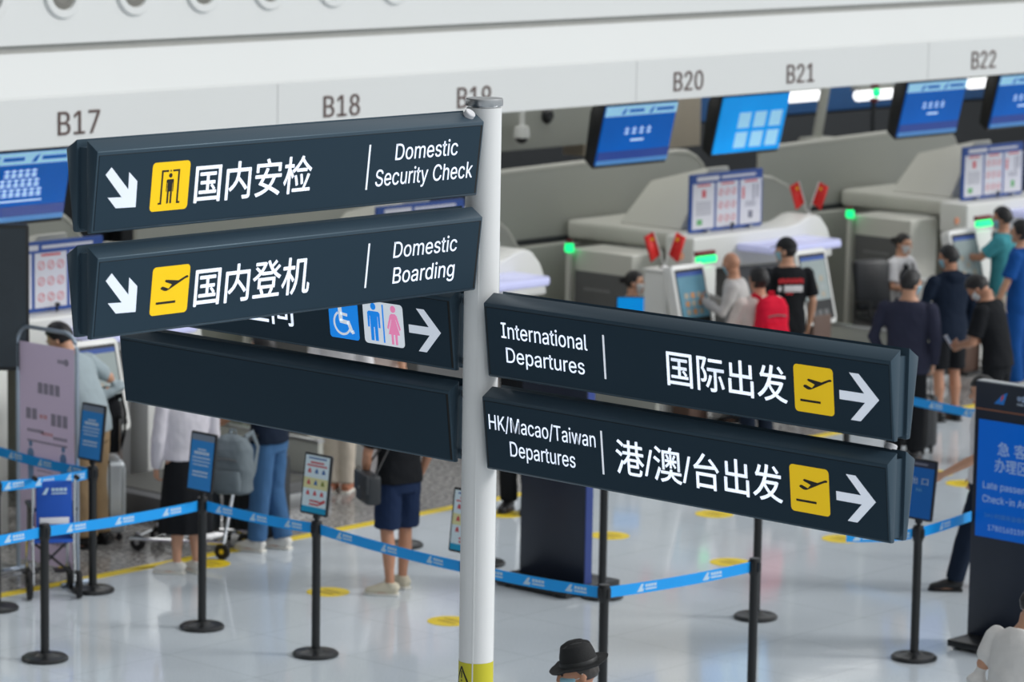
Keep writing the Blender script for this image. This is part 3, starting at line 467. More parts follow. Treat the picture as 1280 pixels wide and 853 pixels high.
SW, SB = .0978, .0576
ARROW_R = [(2.076, .269), (2.125, .269), (2.226, .168), (2.126, .065), (2.075, .065), (2.153, .148), (2.021, .148), (2.021, .187), (2.151, .187)]
ARROW_D = [(.079, .270), (.179, .171), (.176, .244), (.224, .203), (.226, .094), (.118, .097), (.071, .144), (.146, .141), (.050, .240)]
PLANE = [(.201, .156), (.192, .159), (.181, .155), (.147, .141), (.077, .149), (.070, .143), (.078, .138), (.111, .127), (.095, .110), (.063, .121), (.055, .120), (.049, .114), (.052, .110), (.070, .102), (.082, .101), (.093, .104), (.183, .146), (.199, .150)]
def sign(zs, zb, kind, label):
    """kind A: left arm (reads towards the pole, faces -Y); B: right arm (faces -X); C: far left arm (faces -X, reads towards the pole)"""
    s = bpy.data.objects.new('direction_sign', None); C.objects.link(s); s.parent = post; s['label'] = label
    Lg = 2.292
    if kind == 'A': u = Vector((1, 0, 0)); org = Vector((-2.395, 0, 0)); n = Vector((0, -1, 0))
    elif kind == 'B': u = Vector((0, -1, 0)); org = Vector((0, -.103, 0)); n = Vector((-1, 0, 0))
    else: u = Vector((0, -1, 0)); org = Vector((0, 2.395, 0)); n = Vector((-1, 0, 0))
    # the two shells: section in (thickness along n, z), extruded along u
    sec = [(.030, zs+.043), (SW, zs), (SB, zb), (.050, zb-.004), (.030, zb-.004)]
    for sg, nm in ((1, 'front_shell'), (-1, 'back_shell')):
        b = MB()
        M = Matrix(((n.x*sg, 0, u.x, org.x), (n.y*sg, 0, u.y, org.y), (n.z, 1, u.z, 0), (0, 0, 0, 1)))
        b.prism(sec, Lg, M, bev=.0045); b.build(nm, SIGNM, s)
    b = MB()
    c = org + u*(Lg/2); mid = (zs+zb)/2+.01
    sz = (Lg-.03, .060, zs-zb+.0) if kind == 'A' else (.060, Lg-.03, zs-zb+.0)
    b.box((c.x, c.y, mid), sz); 
    # stub that fixes the sign to the pole
    e = org + u*(Lg if kind != 'B' else 0); e2 = Vector((0, 0, 0))
    for zz in (zb+.04, zs-.02):
        q = (e+e2)/2; ln = abs((e-e2).length)
        b.box((q.x, q.y, zz), (ln, .03, .03) if kind == 'A' else (.03, ln, .03), mi=1)
    b.build('spine', [SIGNM, STEEL], s, smooth=False)
    # the sloping face plane
    vd = (n*(SW-SB)+Vector((0, 0, zs-zb))).normalized(); nn = u.cross(vd)
    o3 = org + n*SB + Vector((0, 0, zb))
    M = Matrix(((u.x, vd.x, nn.x, o3.x), (u.y, vd.y, nn.y, o3.y), (u.z, vd.z, nn.z, o3.z), (0, 0, 0, 1)))
    H = (Vector((SW-SB, zs-zb))).length
    gap0 = plate('face_gap', [[(.010, .008), (Lg-.010, .008), (Lg-.010, H-.016), (.010, H-.016)]], M, GAPM, s, .0012)
    if kind == 'B': fp = [(.018, .0095), (Lg-.0115, .0095), (Lg-.0115, H-.018), (.018, H-.018)]
    else: fp = [(.0115, .0095), (Lg-.022, .0095), (Lg-.022, H-.018), (.0115, H-.018)]
    plate('face_panel', [fp], M, FACEM, s, .0024)
    M2 = M @ Matrix.Translation((0, 0, .0024))
    return s, M2
def pic(s, M, u0, kind):
    v0, v1 = .067, .273; u1 = u0+.208
    p = plate('pictogram', [rrect(u0, u1, v0, v1, .018)], M, PICY, s, .001)
    b = MB(); M3 = M @ Matrix.Translation((0, 0, .001))
    if kind == 'plane':
        b.prism([(u0+x, v0+y) for x, y in PLANE], .0008, M3)
        b.prism(bar(u0+.030, v0+.051, u0+.138, v0+.051, .010), .0008, M3)
    else:
        S = lambda poly: b.prism([(u0+x, v0+y) for x, y in poly], .0008, M3)
        S([(.052, .036), (.052, .172), (.090, .172), (.090, .164), (.061, .164), (.061, .028), (.042, .028), (.042, .036)])
        S([(.152, .036), (.152, .172), (.114, .172), (.114, .164), (.143, .164), (.143, .028), (.162, .028), (.162, .036)])
        S(rrect(.099, .105, .164, .172, .002))
        S(circ(.102, .148, .0095))
        S([(.082, .128), (.086, .132), (.118, .132), (.122, .128), (.122, .080), (.1185, .080), (.1175, .118), (.1155, .118), (.1155, .030), (.1060, .030), (.1060, .080), (.098, .080), (.098, .030), (.0885, .030), (.0885, .118), (.0865, .118), (.0855, .080), (.082, .080)])
    b.build('symbol', PICK, s, smooth=False)
def divider(s, M, u): plate('divider', [bar(u, .073, u, .274, .010)], M, LETM, s)
CNB, ENB = .010, .002
# upper left: domestic security check
s, M = sign(4.513, 4.178, 'A', 'topmost left sign, Domestic Security Check')
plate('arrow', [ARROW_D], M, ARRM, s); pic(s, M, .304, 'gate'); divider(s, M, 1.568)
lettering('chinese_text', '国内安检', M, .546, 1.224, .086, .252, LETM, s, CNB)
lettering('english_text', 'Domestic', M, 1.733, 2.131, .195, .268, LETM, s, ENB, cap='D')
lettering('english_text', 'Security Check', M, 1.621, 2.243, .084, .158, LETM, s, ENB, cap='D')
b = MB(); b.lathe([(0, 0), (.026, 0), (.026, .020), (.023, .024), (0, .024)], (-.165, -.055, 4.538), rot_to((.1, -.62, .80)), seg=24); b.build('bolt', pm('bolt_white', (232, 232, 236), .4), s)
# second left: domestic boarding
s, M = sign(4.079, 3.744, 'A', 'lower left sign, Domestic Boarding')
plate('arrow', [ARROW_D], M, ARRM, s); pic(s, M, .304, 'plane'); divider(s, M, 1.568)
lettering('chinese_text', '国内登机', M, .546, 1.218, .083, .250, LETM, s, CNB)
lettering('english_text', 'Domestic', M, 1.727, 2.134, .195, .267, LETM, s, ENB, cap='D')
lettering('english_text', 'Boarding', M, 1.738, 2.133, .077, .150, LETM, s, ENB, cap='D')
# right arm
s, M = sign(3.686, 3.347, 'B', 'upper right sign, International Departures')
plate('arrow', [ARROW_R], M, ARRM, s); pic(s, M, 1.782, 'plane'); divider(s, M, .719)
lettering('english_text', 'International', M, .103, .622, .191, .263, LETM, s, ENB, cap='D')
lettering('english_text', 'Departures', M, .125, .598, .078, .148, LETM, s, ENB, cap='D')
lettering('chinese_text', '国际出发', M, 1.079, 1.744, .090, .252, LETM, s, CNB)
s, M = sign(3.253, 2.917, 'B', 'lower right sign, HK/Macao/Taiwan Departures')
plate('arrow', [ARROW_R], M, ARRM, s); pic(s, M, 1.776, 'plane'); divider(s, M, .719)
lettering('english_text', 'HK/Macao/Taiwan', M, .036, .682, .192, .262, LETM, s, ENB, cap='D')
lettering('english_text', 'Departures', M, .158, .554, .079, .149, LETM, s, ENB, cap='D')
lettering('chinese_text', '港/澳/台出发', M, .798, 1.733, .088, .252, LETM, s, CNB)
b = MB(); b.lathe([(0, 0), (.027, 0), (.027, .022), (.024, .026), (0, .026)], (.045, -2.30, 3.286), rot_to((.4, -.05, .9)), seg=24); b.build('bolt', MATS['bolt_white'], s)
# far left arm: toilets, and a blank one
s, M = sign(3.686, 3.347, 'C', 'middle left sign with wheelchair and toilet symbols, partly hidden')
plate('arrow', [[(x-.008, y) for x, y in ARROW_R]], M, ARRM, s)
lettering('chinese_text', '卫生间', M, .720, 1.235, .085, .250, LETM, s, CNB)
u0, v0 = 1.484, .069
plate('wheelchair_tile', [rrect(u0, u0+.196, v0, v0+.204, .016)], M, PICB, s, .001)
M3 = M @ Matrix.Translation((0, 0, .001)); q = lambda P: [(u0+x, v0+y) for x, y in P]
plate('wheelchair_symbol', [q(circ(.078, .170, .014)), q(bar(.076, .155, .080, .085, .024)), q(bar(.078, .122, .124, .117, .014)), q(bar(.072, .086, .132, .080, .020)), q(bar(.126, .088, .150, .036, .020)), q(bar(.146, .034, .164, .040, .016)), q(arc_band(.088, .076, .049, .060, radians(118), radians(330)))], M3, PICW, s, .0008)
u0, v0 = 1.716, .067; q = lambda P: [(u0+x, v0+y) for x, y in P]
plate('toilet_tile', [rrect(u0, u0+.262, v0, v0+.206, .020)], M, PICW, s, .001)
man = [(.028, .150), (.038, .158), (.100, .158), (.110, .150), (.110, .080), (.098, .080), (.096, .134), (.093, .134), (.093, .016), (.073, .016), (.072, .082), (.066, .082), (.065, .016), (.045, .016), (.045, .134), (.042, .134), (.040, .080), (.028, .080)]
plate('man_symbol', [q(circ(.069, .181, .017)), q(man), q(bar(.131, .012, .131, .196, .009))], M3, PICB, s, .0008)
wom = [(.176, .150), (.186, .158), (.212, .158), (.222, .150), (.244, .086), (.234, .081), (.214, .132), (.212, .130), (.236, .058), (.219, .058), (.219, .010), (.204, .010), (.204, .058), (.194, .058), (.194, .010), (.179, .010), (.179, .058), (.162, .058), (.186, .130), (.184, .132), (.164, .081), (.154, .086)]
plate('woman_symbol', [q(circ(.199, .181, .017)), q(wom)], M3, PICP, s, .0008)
s, M = sign(3.253, 2.917, 'C', 'lowest left sign, blank dark back')
# ------------------------------------------------------------------ queue barriers, floor stickers, totems
BELT = pm('belt_blue', (8, 164, 250), .5, var=.05)
BELTP = pm('belt_print', (196, 224, 246), .5)
SIGNFR = pm('sign_frame_black', (24, 26, 30), .35)
def ground(px, py): p = at(px, py, 0); return Vector((p.x, p.y, 0))
POSTS = {}
TOPZ = .965
def stanchion(key, p, label):
    t = thing('queue_barrier_post', label, 'barrier post', (p.x, p.y, 0), 0, 'queue barrier posts'); POSTS[key] = t
    b = MB(); b.lathe([(0, 0), (.158, 0), (.163, .006), (.163, .018), (.150, .030), (.06, .040), (.045, .052), (0, .052)], seg=40); b.build('base', BLACKM, t)
    b = MB(); b.lathe([(0, .04), (.031, .04), (.031, TOPZ-.09), (0, TOPZ-.09)], seg=20); b.build('post', BLACKM, t)
    b = MB(); b.lathe([(0, TOPZ-.115), (.034, TOPZ-.115), (.039, TOPZ-.10), (.039, TOPZ-.02), (.035, TOPZ), (0, TOPZ+.002)], seg=24)
    for k in range(4):
        a = k*pi/2; b.box((.040*cos(a), .040*sin(a), TOPZ-.055), (.014, .026, .062), Matrix.Rotation(a, 3, 'Z'))
    b.build('head', BLACK, t)
    return t
def belt(key, q, n_print=3, label='', trim=.042):
    """a belt drawn from the head of a post to the point q"""
    p = Vector(POSTS[key].location); d = Vector((q.x-p.x, q.y-p.y, 0)); L = d.length; u = d/L; n = Vector((-u.y, u.x, 0))
    t = thing('barrier_belt', label, 'barrier belt', (p.x, p.y, 0), 0, 'queue barrier belts')
    M = Matrix(((u.x, 0, n.x, 0), (u.y, 0, n.y, 0), (0, 1, 0, 0), (0, 0, 0, 1)))
    zt, zb = TOPZ-.018, TOPZ-.092
    b = MB(); st = 12
    sag = lambda x: -.014*(1-(2*x/L-1)**2)
    xs = [.047+(L-.094)*i/st for i in range(st+1)]
    top = [(x, zt+sag(x)) for x in xs]; bot = [(x, zb+sag(x)) for x in xs[::-1]]
    b.prism(top+bot, .003, M @ Matrix.Translation((0, 0, -.0015)))
    o = b.build('ribbon', BELT, t, smooth=False)
    # printed marks: a slanted fin with two lines of small writing, on both faces
    for i in range(n_print):
        x = L*(i+.62)/(n_print+.3); zz = (zt+zb)/2+sag(x); b = MB()
        for off, rd in ((.0016, -1), (-.0028, 1)):
            MM = M @ Matrix.Translation((0, 0, off))
            q_ = lambda P: [(x+rd*px_*1.35, zz+pz_*1.35) for px_, pz_ in P]
            b.prism(q_([(-.060, -.018), (-.034, -.018), (-.016, .019), (-.030, .019)]), .0012, MM)
            b.prism(q_([(-.034, -.018), (-.020, -.018), (-.012, -.004), (-.027, -.004)]), .0012, MM)
            for k in range(4): b.prism(q_([(-.004+k*.019, .001), (.011+k*.019, .001), (.011+k*.019, .015), (-.004+k*.019, .015)]), .0012, MM)
            b.prism(q_([(-.004, -.013), (.070, -.013), (.070, -.005), (-.004, -.005)]), .0012, MM)
        b.build('printed_mark', BELTP, t, smooth=False)
    return t
def belt_to(k1, k2, n, label): return belt(k1, Vector(POSTS[k2].location), n, label)

A_ = stanchion('A', ground(56.2, 825), 'black barrier post with a bare top, front left in front of the wheelchair')
B_ = stanchion('B', ground(252.5, 785.5), 'black barrier post with a blue sign, in front of the woman in the black skirt')
Cc = stanchion('C', ground(394.5, 819.5), 'black barrier post with a colourful notice, left of the white signpost')
D_ = stanchion('D', at(583, 700, TOPZ), 'black barrier post with a colourful notice, half hidden behind the white signpost')
E_ = stanchion('E', at(755.5, 731, TOPZ), 'black barrier post with a bare top beside the man in the black hat')
F_ = stanchion('F', at(943.5, 698, TOPZ), 'bare black barrier post where the light blue belt ends, bottom right of centre')
G_ = stanchion('G', ground(752.5, 747), 'black barrier post standing behind the beltless gap right of the dark totem back')
H_ = stanchion('H', ground(944.5, 773), 'black barrier post with its round base visible under the lower right sign')
I_ = stanchion('I', ground(1142.5, 824), 'black barrier post with the blue Exit sign')
J_ = stanchion('J', ground(116, 739.5), 'black barrier post with a blue sign, between the poster stand and the silver suitcase')
K_ = stanchion('K', ground(-4, 762), 'black barrier post cut by the left edge of the photo')
L_ = stanchion('L', ground(606, 706), 'black barrier post far behind the white signpost')
M_ = stanchion('M', ground(504, 683), 'black barrier post behind the legs of the person in navy shorts')
S_ = stanchion('S', ground(1257, 700), 'black barrier post hidden behind the blue late passenger totem')
pa, pb_ = Vector(POSTS['A'].location), Vector(POSTS['B'].location)
bz = TOPZ-.055
belt('A', pa+(pa-pb_)*1.0, 3, 'light blue barrier belt running out of the photo bottom left')
belt_to('A', 'B', 3, 'light blue barrier belt in front of the wheelchair and the silver suitcase')
belt_to('B', 'C', 3, 'blue barrier belt in front of the person in jeans')
belt_to('C', 'D', 3, 'blue barrier belt in front of the bare legs of the person in shorts')
belt_to('D', 'E', 3, 'blue barrier belt in front of the plain totem back')
belt_to('E', 'F', 2, 'light blue barrier belt right of the man in the black hat')
belt('J', at(-10, 609, bz), 3, 'light blue barrier belt across the foot of the poster stand')
belt('J', at(-6, 563, bz), 3, 'dark blue barrier belt across the middle of the poster stand')
belt('I', Vector(POSTS['I'].location)+Vector((1.5, .24, 0)), 2, 'blue barrier belt from the Exit post to the late passenger totem')
belt('I', at(1050, 671, bz), 2, 'blue barrier belt from the Exit post behind the right sign tips')
N_ = stanchion('N', Vector((at(1243, 522, bz).x, at(1243, 522, bz).y, 0)), 'black barrier post far right behind the late passenger totem')
Q_ = stanchion('Q', Vector((at(1060, 482, bz).x, at(1060, 482, bz).y, 0)), 'black barrier post hidden behind the right-hand signs')
belt_to('Q', 'N', 4, 'blue barrier belt in front of the man in shorts, top right')

def post_sign(key, cpx, kind, label, wpx=None):
    """a framed notice plugged into the head of a post; faces the arriving side (-X)"""
    t = POSTS[key]; loc = Vector(t.location)
    W_, H_s = (.265, .43)
    s = thing('notice_sign', label, 'sign', (loc.x, loc.y, TOPZ), 0, 'notices on barrier posts')
    M = frame_M((-.012, 0, .045+H_s/2), (0, -1, 0), (-1, 0, .12))
    b = MB(); b.prism(rrect(-W_/2, W_/2, -H_s/2, H_s/2, .012), .020, M @ Matrix.Translation((0, 0, -.02)), bev=.002); b.tube([(0, 0, -.002), (0, 0, .06)], .016); b.box((0, 0, .03), (.03, .05, .03), bev=.004); b.build('frame', SIGNFR, s)
    def R(n, u0, u1, v0, v1, m, z=.0005, th=.0006): return plate(n, [[(u0*W_/2, v0*H_s/2), (u1*W_/2, v0*H_s/2), (u1*W_/2, v1*H_s/2), (u0*W_/2, v1*H_s/2)]], M, m, s, th, z)
    if kind == 'blue' or kind == 'exit':
        R('sheet', -.9, .9, -.93, .93, pm('sheet_blue', (60, 146, 222), .35, var=.06, vscale=3) if kind == 'blue' else pm('sheet_blue_deep', (16, 104, 188), .35, var=.06, vscale=3))
        R('header', -.9, .9, .72, .93, pm('sheet_header', (130, 142, 160), .4) if kind == 'blue' else pm('sheet_header_dark', (50, 54, 74), .4), .0012)
        WT = pm('sheet_text', (214, 228, 244), .5)
        if kind == 'exit':
            lettering('heading', '出 口', M @ Matrix.Translation((0, 0, .0013)), -.075, .075, .035, .085, WT, s, .008)
            lettering('subheading', 'Exit', M @ Matrix.Translation((0, 0, .0013)), -.02, .025, -.012, .010, pm('text_cyan', (150, 214, 246), .5), s, .004)
            R('header_text', -.45, .45, .80, .86, PAPGRY, .0016)
        else:
            b = MB()
            rows = ((.42, .34, .05), (.30, .60, .10), (.14, .70, .05), (.02, .70, .04), (-.1, .62, .04), (-.34, .62, .06), (-.46, .62, .05)) if True else ()
            for v, hw, hh in rows:
                n_ = int(hw*14); 
                for i in range(n_):
                    x0 = -hw+2*hw*i/n_; b.prism([(x0*W_/2, (v-hh/2)*H_s/2), ((x0+1.5*hw/n_)*W_/2, (v-hh/2)*H_s/2), ((x0+1.5*hw/n_)*W_/2, (v+hh/2)*H_s/2), (x0*W_/2, (v+hh/2)*H_s/2)], .0006, M @ Matrix.Translation((0, 0, .0012)))
            tag(b.build('printed_lines', WT, s, smooth=False), kind='stuff')
    else:
        R('sheet', -.9, .9, -.93, .93, pm('sheet_pale', (224, 240, 248), .4))
        R('yellow_field', -.9, .9, -.15, .2, pm('sheet_yellow', (228, 224, 170), .4), .0010)
        R('foot_strip', -.9, .9, -.93, -.74, pm('sheet_cyan', (30, 160, 206), .4), .0010)
        pr, pb2, pg = pm('icon_red', (206, 84, 90), .5), pm('icon_blue', (70, 110, 170), .5), pm('icon_olive', (130, 140, 60), .5)
        b = MB(); mi = 0
        for v, hw, hh, m_ in ((.84, .66, .05, 1), (.70, .5, .06, 0), (.60, .75, .05, 0), (-.55, .35, .06, 0), (-.66, .35, .06, 0)):
            b.prism([((-hw)*W_/2, (v-hh/2)*H_s/2), ((hw)*W_/2, (v-hh/2)*H_s/2), ((hw)*W_/2, (v+hh/2)*H_s/2), ((-hw)*W_/2, (v+hh/2)*H_s/2)], .0006, M @ Matrix.Translation((0, 0, .0014)), mi=m_)
        for v, ms in ((.42, (0, 1, 1)), (.04, (0, 1, 2)), (-.3, (0, 0, 0))):
            for k, m_ in enumerate(ms):
                cx, cy = (-.52+.52*k)*W_/2, v*H_s/2
                b.prism([(cx-.018, cy-.014), (cx+.018, cy-.014), (cx+.010, cy+.010), (cx, cy+.022), (cx-.012, cy+.008)], .0006, M @ Matrix.Translation((0, 0, .0014)), mi=m_)
        b.prism(bar(.35*W_/2, -.62*H_s/2, .8*W_/2, -.5*H_s/2, .022), .0006, M @ Matrix.Translation((0, 0, .0014)), mi=0)
        tag(b.build('printed_icons', [pr, pb2, pg], s, smooth=False), kind='stuff')
    return s
post_sign('B', 0, 'blue', 'blue framed notice on the post in front of the woman in the black skirt')
post_sign('J', 0, 'blue', 'blue framed notice on the post beside the silver suitcase')
post_sign('C', 0, 'info', 'colourful framed notice with icons on the post left of the white signpost')
post_sign('D', 0, 'info', 'colourful framed notice half hidden by the white signpost')
post_sign('I', 0, 'exit', 'blue framed notice reading Exit on a barrier post')

# round yellow stickers to stand on
stk = [(410, 740.5, 'round yellow floor sticker behind the post with the colourful notice'), (562, 777, 'round yellow floor sticker touching the white signpost from the left'), (762, 670, 'round yellow floor sticker behind the post right of the dark totem back'),
       (913, 703.5, 'round yellow floor sticker at the end of the light blue belt'), (893, 643, 'round yellow floor sticker just below the lower right sign, left one'), (1052, 674, 'round yellow floor sticker below the tip of the lower right sign'), (632, 643, 'round yellow floor sticker right of the white signpost at the yellow line'), (262, 705, 'round yellow floor sticker at the feet of the woman in the black skirt'), (1168, 592, 'round yellow floor sticker behind the Exit sign'), (1205, 605, 'round yellow floor sticker left of the blue late passenger totem')]
for px, py, lb in stk:
    p = ground(px, py); t = thing('floor_sticker', lb, 'floor sticker', (p.x, p.y, .0), 0, 'yellow floor stickers')
    b = MB(); b.lathe([(0, .0005), (.165, .0005), (.165, .0022), (0, .0022)], seg=36); b.build('disc', YELLOW, t, smooth=False)
    b = MB()
    for sx in (-.035, .035): b.prism([(sx+x*.8, y) for x, y in ((-.022, -.09), (.022, -.09), (.026, -.02), (.030, .05), (.010, .09), (-.014, .085), (-.026, .04))], .0006, Matrix.Translation((0, 0, .0022)))
    b.build('footprint', YELDK, t, smooth=False)
b = MB(); b.prism([(ground(x, y).x, ground(x, y).y) for x, y in ((155, 714.5), (226, 702.5), (243, 699), (243, 704), (228, 707), (157, 712))], .002, Matrix.Translation((0, 0, .0005)))
tag(b.build('floor_arrow', YELLOW, smooth=False), 'yellow strip on the floor left of the woman in the black skirt', 'floor marking')

# floor standing digital totems
def totem(loc, rz, label, front):
    up = .12 if front else 0.
    t = thing('information_totem', label, 'totem', (loc.x, loc.y, 0), rz)
    W_, Ht, D = .66, 1.80+up, .10
    b = MB(); b.box((0, 0, .045), (.62, .64 if front else .78, .05), bev=.008); 
    for sx in (-.25, .25):
        for sy in (-.26, .26): b.lathe([(0, 0), (.025, 0), (.025, .03), (0, .03)], (sx, sy, 0), seg=12)
    b.build('base_plate', BLACKM, t)
    b = MB(); b.box((0, 0, .06+(Ht-.06)/2), (D, W_, Ht-.06), bev=.006); b.build('body', NAVYP, t)
    b = MB(); b.box((0, 0, Ht+.003), (D-.01, W_-.01, .008)); b.build('top_cap', STEEL, t, smooth=False)
    b = MB(); b.box((0, -W_/2-.002, Ht/2+.02), (D*.8, .006, Ht-.08)); b.build('edge_strip', BLUEEDGE if not front else NAVYP, t, smooth=False)
    M = frame_M((-D/2, 0, up), (0, -1, 0), (-1, 0, 0))
    Mf = M if front else frame_M((D/2, 0, 0), (0, 1, 0), (1, 0, 0))
    scr = plate('screen', [[(-.29, .68), (.29, .68), (.29, 1.53), (-.29, 1.53)]], Mf, pm('totem_screen', (6, 86, 180), .3, var=.08, vscale=1.5, emit=.42, spec=.2), t, .003)
    if front:
        z = M @ Matrix.Translation((0, 0, .003)); WT = pm('totem_text', (206, 222, 240), .5, emit=.1)
        plate('copper_line', [[(-.33, 1.60), (.33, 1.60), (.33, 1.61), (-.33, 1.61)]], M, pm('copper', (150, 96, 70), .4), t, .002)
        plate('emblem_fin', [[(-.165, 1.655), (-.085, 1.655), (-.055, 1.745), (-.105, 1.72)]], M, pm('emblem_blue', (40, 130, 220), .4), t, .002)
        plate('emblem_petal', [[(-.112, 1.675), (-.088, 1.700), (-.086, 1.730), (-.105, 1.712)]], M @ Matrix.Translation((0, 0, .002)), pm('emblem_red', (220, 80, 70), .4), t, .001)
        lettering('operator_name', '中国南方航空', M, .03, .27, 1.69, 1.735, WT, t, .006)
        lettering('operator_name_english', 'CHINA SOUTHERN AIRLINES', M, .03, .27, 1.665, 1.68, WT, t, .0)
        lettering('heading', '急 客', z, -.120, .125, 1.285, 1.385, WT, t, .006)
        lettering('heading', '办理区', z, -.140, .140, 1.165, 1.265, WT, t, .006)
        lettering('english_text', 'Late passengers', z, -.235, .265, 1.035, 1.085, WT, t, .004, cap='L')
        lettering('english_text', 'Check-in Area', z, -.235, .200, .935, .987, WT, t, .004, cap='L')
        lettering('service_line', '24小时服务监督电话', z, -.215, .20, .825, .86, pm('totem_text_dim', (90, 150, 214), .5), t, .0)
        lettering('service_number', '1780160159', z, -.18, .13, .735, .775, WT, t, .003)
    return t
pt = ground(1222, 806)
totem(Vector((pt.x+.04, pt.y-.24, 0)), 0, 'tall dark totem with a blue late passenger screen at the right edge', True)
pt = ground(694, 733)
totem(Vector((pt.x, pt.y, 0)), 0, 'tall dark totem seen from its plain back, right of the white signpost', False)
# ------------------------------------------------------------------ the check-in counters (period 4.745 m)
PER = 4.745
UN = {0: 'under B20 and B21', 1: 'under B22', -1: 'under B18 and B19', -2: 'under B17'}
def guard(dx, where):
    """tall curved guard of the baggage belt behind the counters"""
    t = thing('baggage_guard', 'grey curved baggage belt guard wall '+where, 'guard wall', (27.0+dx, 24.6, 0), 0, 'baggage belt guards')
    # back wall: long panel whose right end sweeps down in a curve
    b = MB(); M = Matrix(((1, 0, 0, 0), (0, 0, 1, 0), (0, 1, 0, 0), (0, 0, 0, 1)))
    prof = [(-.70, .0), (-.70, 2.16), (2.62, 2.22)] + [(2.62+.5*sin(a), 1.86+.36*cos(a)) for a in (.35, .7, 1.0, 1.25)] + [(3.55, 1.45), (3.76, 1.2), (3.80, 0)]
    b.prism(prof, .06, M, bev=.012); b.build('back_panel', GREYP, t)
    b = MB(); pts = [(-.70, 2.165), (2.62, 2.225)] + [(2.62+.505*sin(a), 1.865+.365*cos(a)) for a in (.35, .7, 1.0, 1.25)] + [(3.56, 1.455)]
    b.tube([(x, .03, z) for x, z in pts], .035, seg=8); b.build('edge_rail', WARMW, t)
    b = MB(); b.box((1.45, -.03, 1.43), (4.3, .05, .05)); b.build('dark_joint', DARKW, t, smooth=False)
    b = MB(); b.box((1.45, -.12, .7), (4.3, .16, 1.4), bev=.01); b.build('lower_cabinet', GREYP, t)
    # front cheek at the left: quarter-round sheet sweeping down towards the passengers
    b = MB(); prof = [(-1.0, .2), (-1.0, 1.98), (-.62, 1.98)] + [(-.62+1.05*sin(a)*1.0, 1.16+.82*cos(a)) for a in (.3, .6, .85, 1.1, 1.3, 1.5)] + [(.46, .2)]
    b.prism(prof, .05, M @ Matrix.Translation((-1.12, 0, -.75)), bev=.01); b.build('front_cheek', GREYP, t)
    b = MB(); b.tube([(x-1.12, -.725, z) for x, z in prof[2:-1]], .032, seg=8); b.build('cheek_rail', WARMW, t)
    return t
def hood(dx, where):
    """scanner hood with a slanted side over the belt"""
    p = aty(858, 291, 22.95); t = thing('scanner_hood', 'pale baggage scanner hood with a slanted side '+where, 'scanner', (p.x+dx, 22.95, 0), 0, 'baggage scanner hoods')
    z = p.z
    b = MB(); b.box((.42, .78, z-.10), (1.0, 1.62, .20), bev=.05, seg=3); b.build('rim', WARMW, t)
    # slanted hood
    M = Matrix(((1, 0, 0, 0), (0, 0, 1, 0), (0, 1, 0, 0), (0, 0, 0, 1)))
    b = MB(); n = bmesh.new()
    lo = [(.10, .16, z), (.96, .16, z), (.96, 1.02, z), (.10, 1.02, z)]; hi = [(.62, .22, z+.62), (.96, .22, z+.62), (.96, .98, z+.42), (.56, .98, z+.42)]
    vs = [n.verts.new(q) for q in lo+hi]
    for f in ((0, 1, 2, 3), (7, 6, 5, 4), (0, 4, 5, 1), (1, 5, 6, 2), (2, 6, 7, 3), (3, 7, 4, 0)): n.faces.new([vs[i] for i in f])
    bmesh.ops.recalc_face_normals(n, faces=n.faces); bmesh.ops.bevel(n, geom=list(n.edges), offset=.03, segments=3, profile=.5, affect='EDGES')
    b.merge(n); b.build('slanted_cover', WARMW, t)
    b = MB(); b.box((.8, .6, (z-.2)/2), (.30, .5, z-.2), bev=.01); b.build('pedestal', GREYP, t)
    return t
def tunnel(dx, where):
    p = aty(790, 320, 23.05); z = p.z; t = thing('baggage_tunnel', 'white boxed baggage tunnel with a dark side panel '+where, 'baggage tunnel', (p.x+dx, 23.05, 0), 0, 'baggage tunnels')
    b = MB(); b.box((.26, .42, z/2), (.52, .84, z), bev=.02, seg=3); b.build('housing', WARMW, t)
    b = MB(); b.box((-.004, .40, (z-.22)/2+.04), (.012, .72, z-.30)); pn = b.build('side_panel', GREYD, t, smooth=False)
    b = MB()
    for i in range(9): b.box((-.0105, .62-i*.04, z-.40), (.003, .028, .03))
    tag(b.build('panel_lettering', pm('panel_grey_text', (140, 142, 142), .5), pn, smooth=False), kind='stuff')
    # beacon on a slim post at the far corner
    b = MB(); b.box((-.06, .80, z/2-.02), (.05, .05, z-.04), bev=.006); b.build('beacon_post', WARMW, t)
    b = MB(); b.lathe([(0, 0), (.045, 0), (.05, .03), (.045, .085), (0, .095)], (-.06, .80, z-.03), seg=16); b.build('beacon', GREENL, t)
    b = MB(); b.lathe([(0, 0), (.03, 0), (.03, .035), (0, .04)], (-.06, .80, z+.06), seg=12); b.build('beacon_cap', REDL, t)
    return t
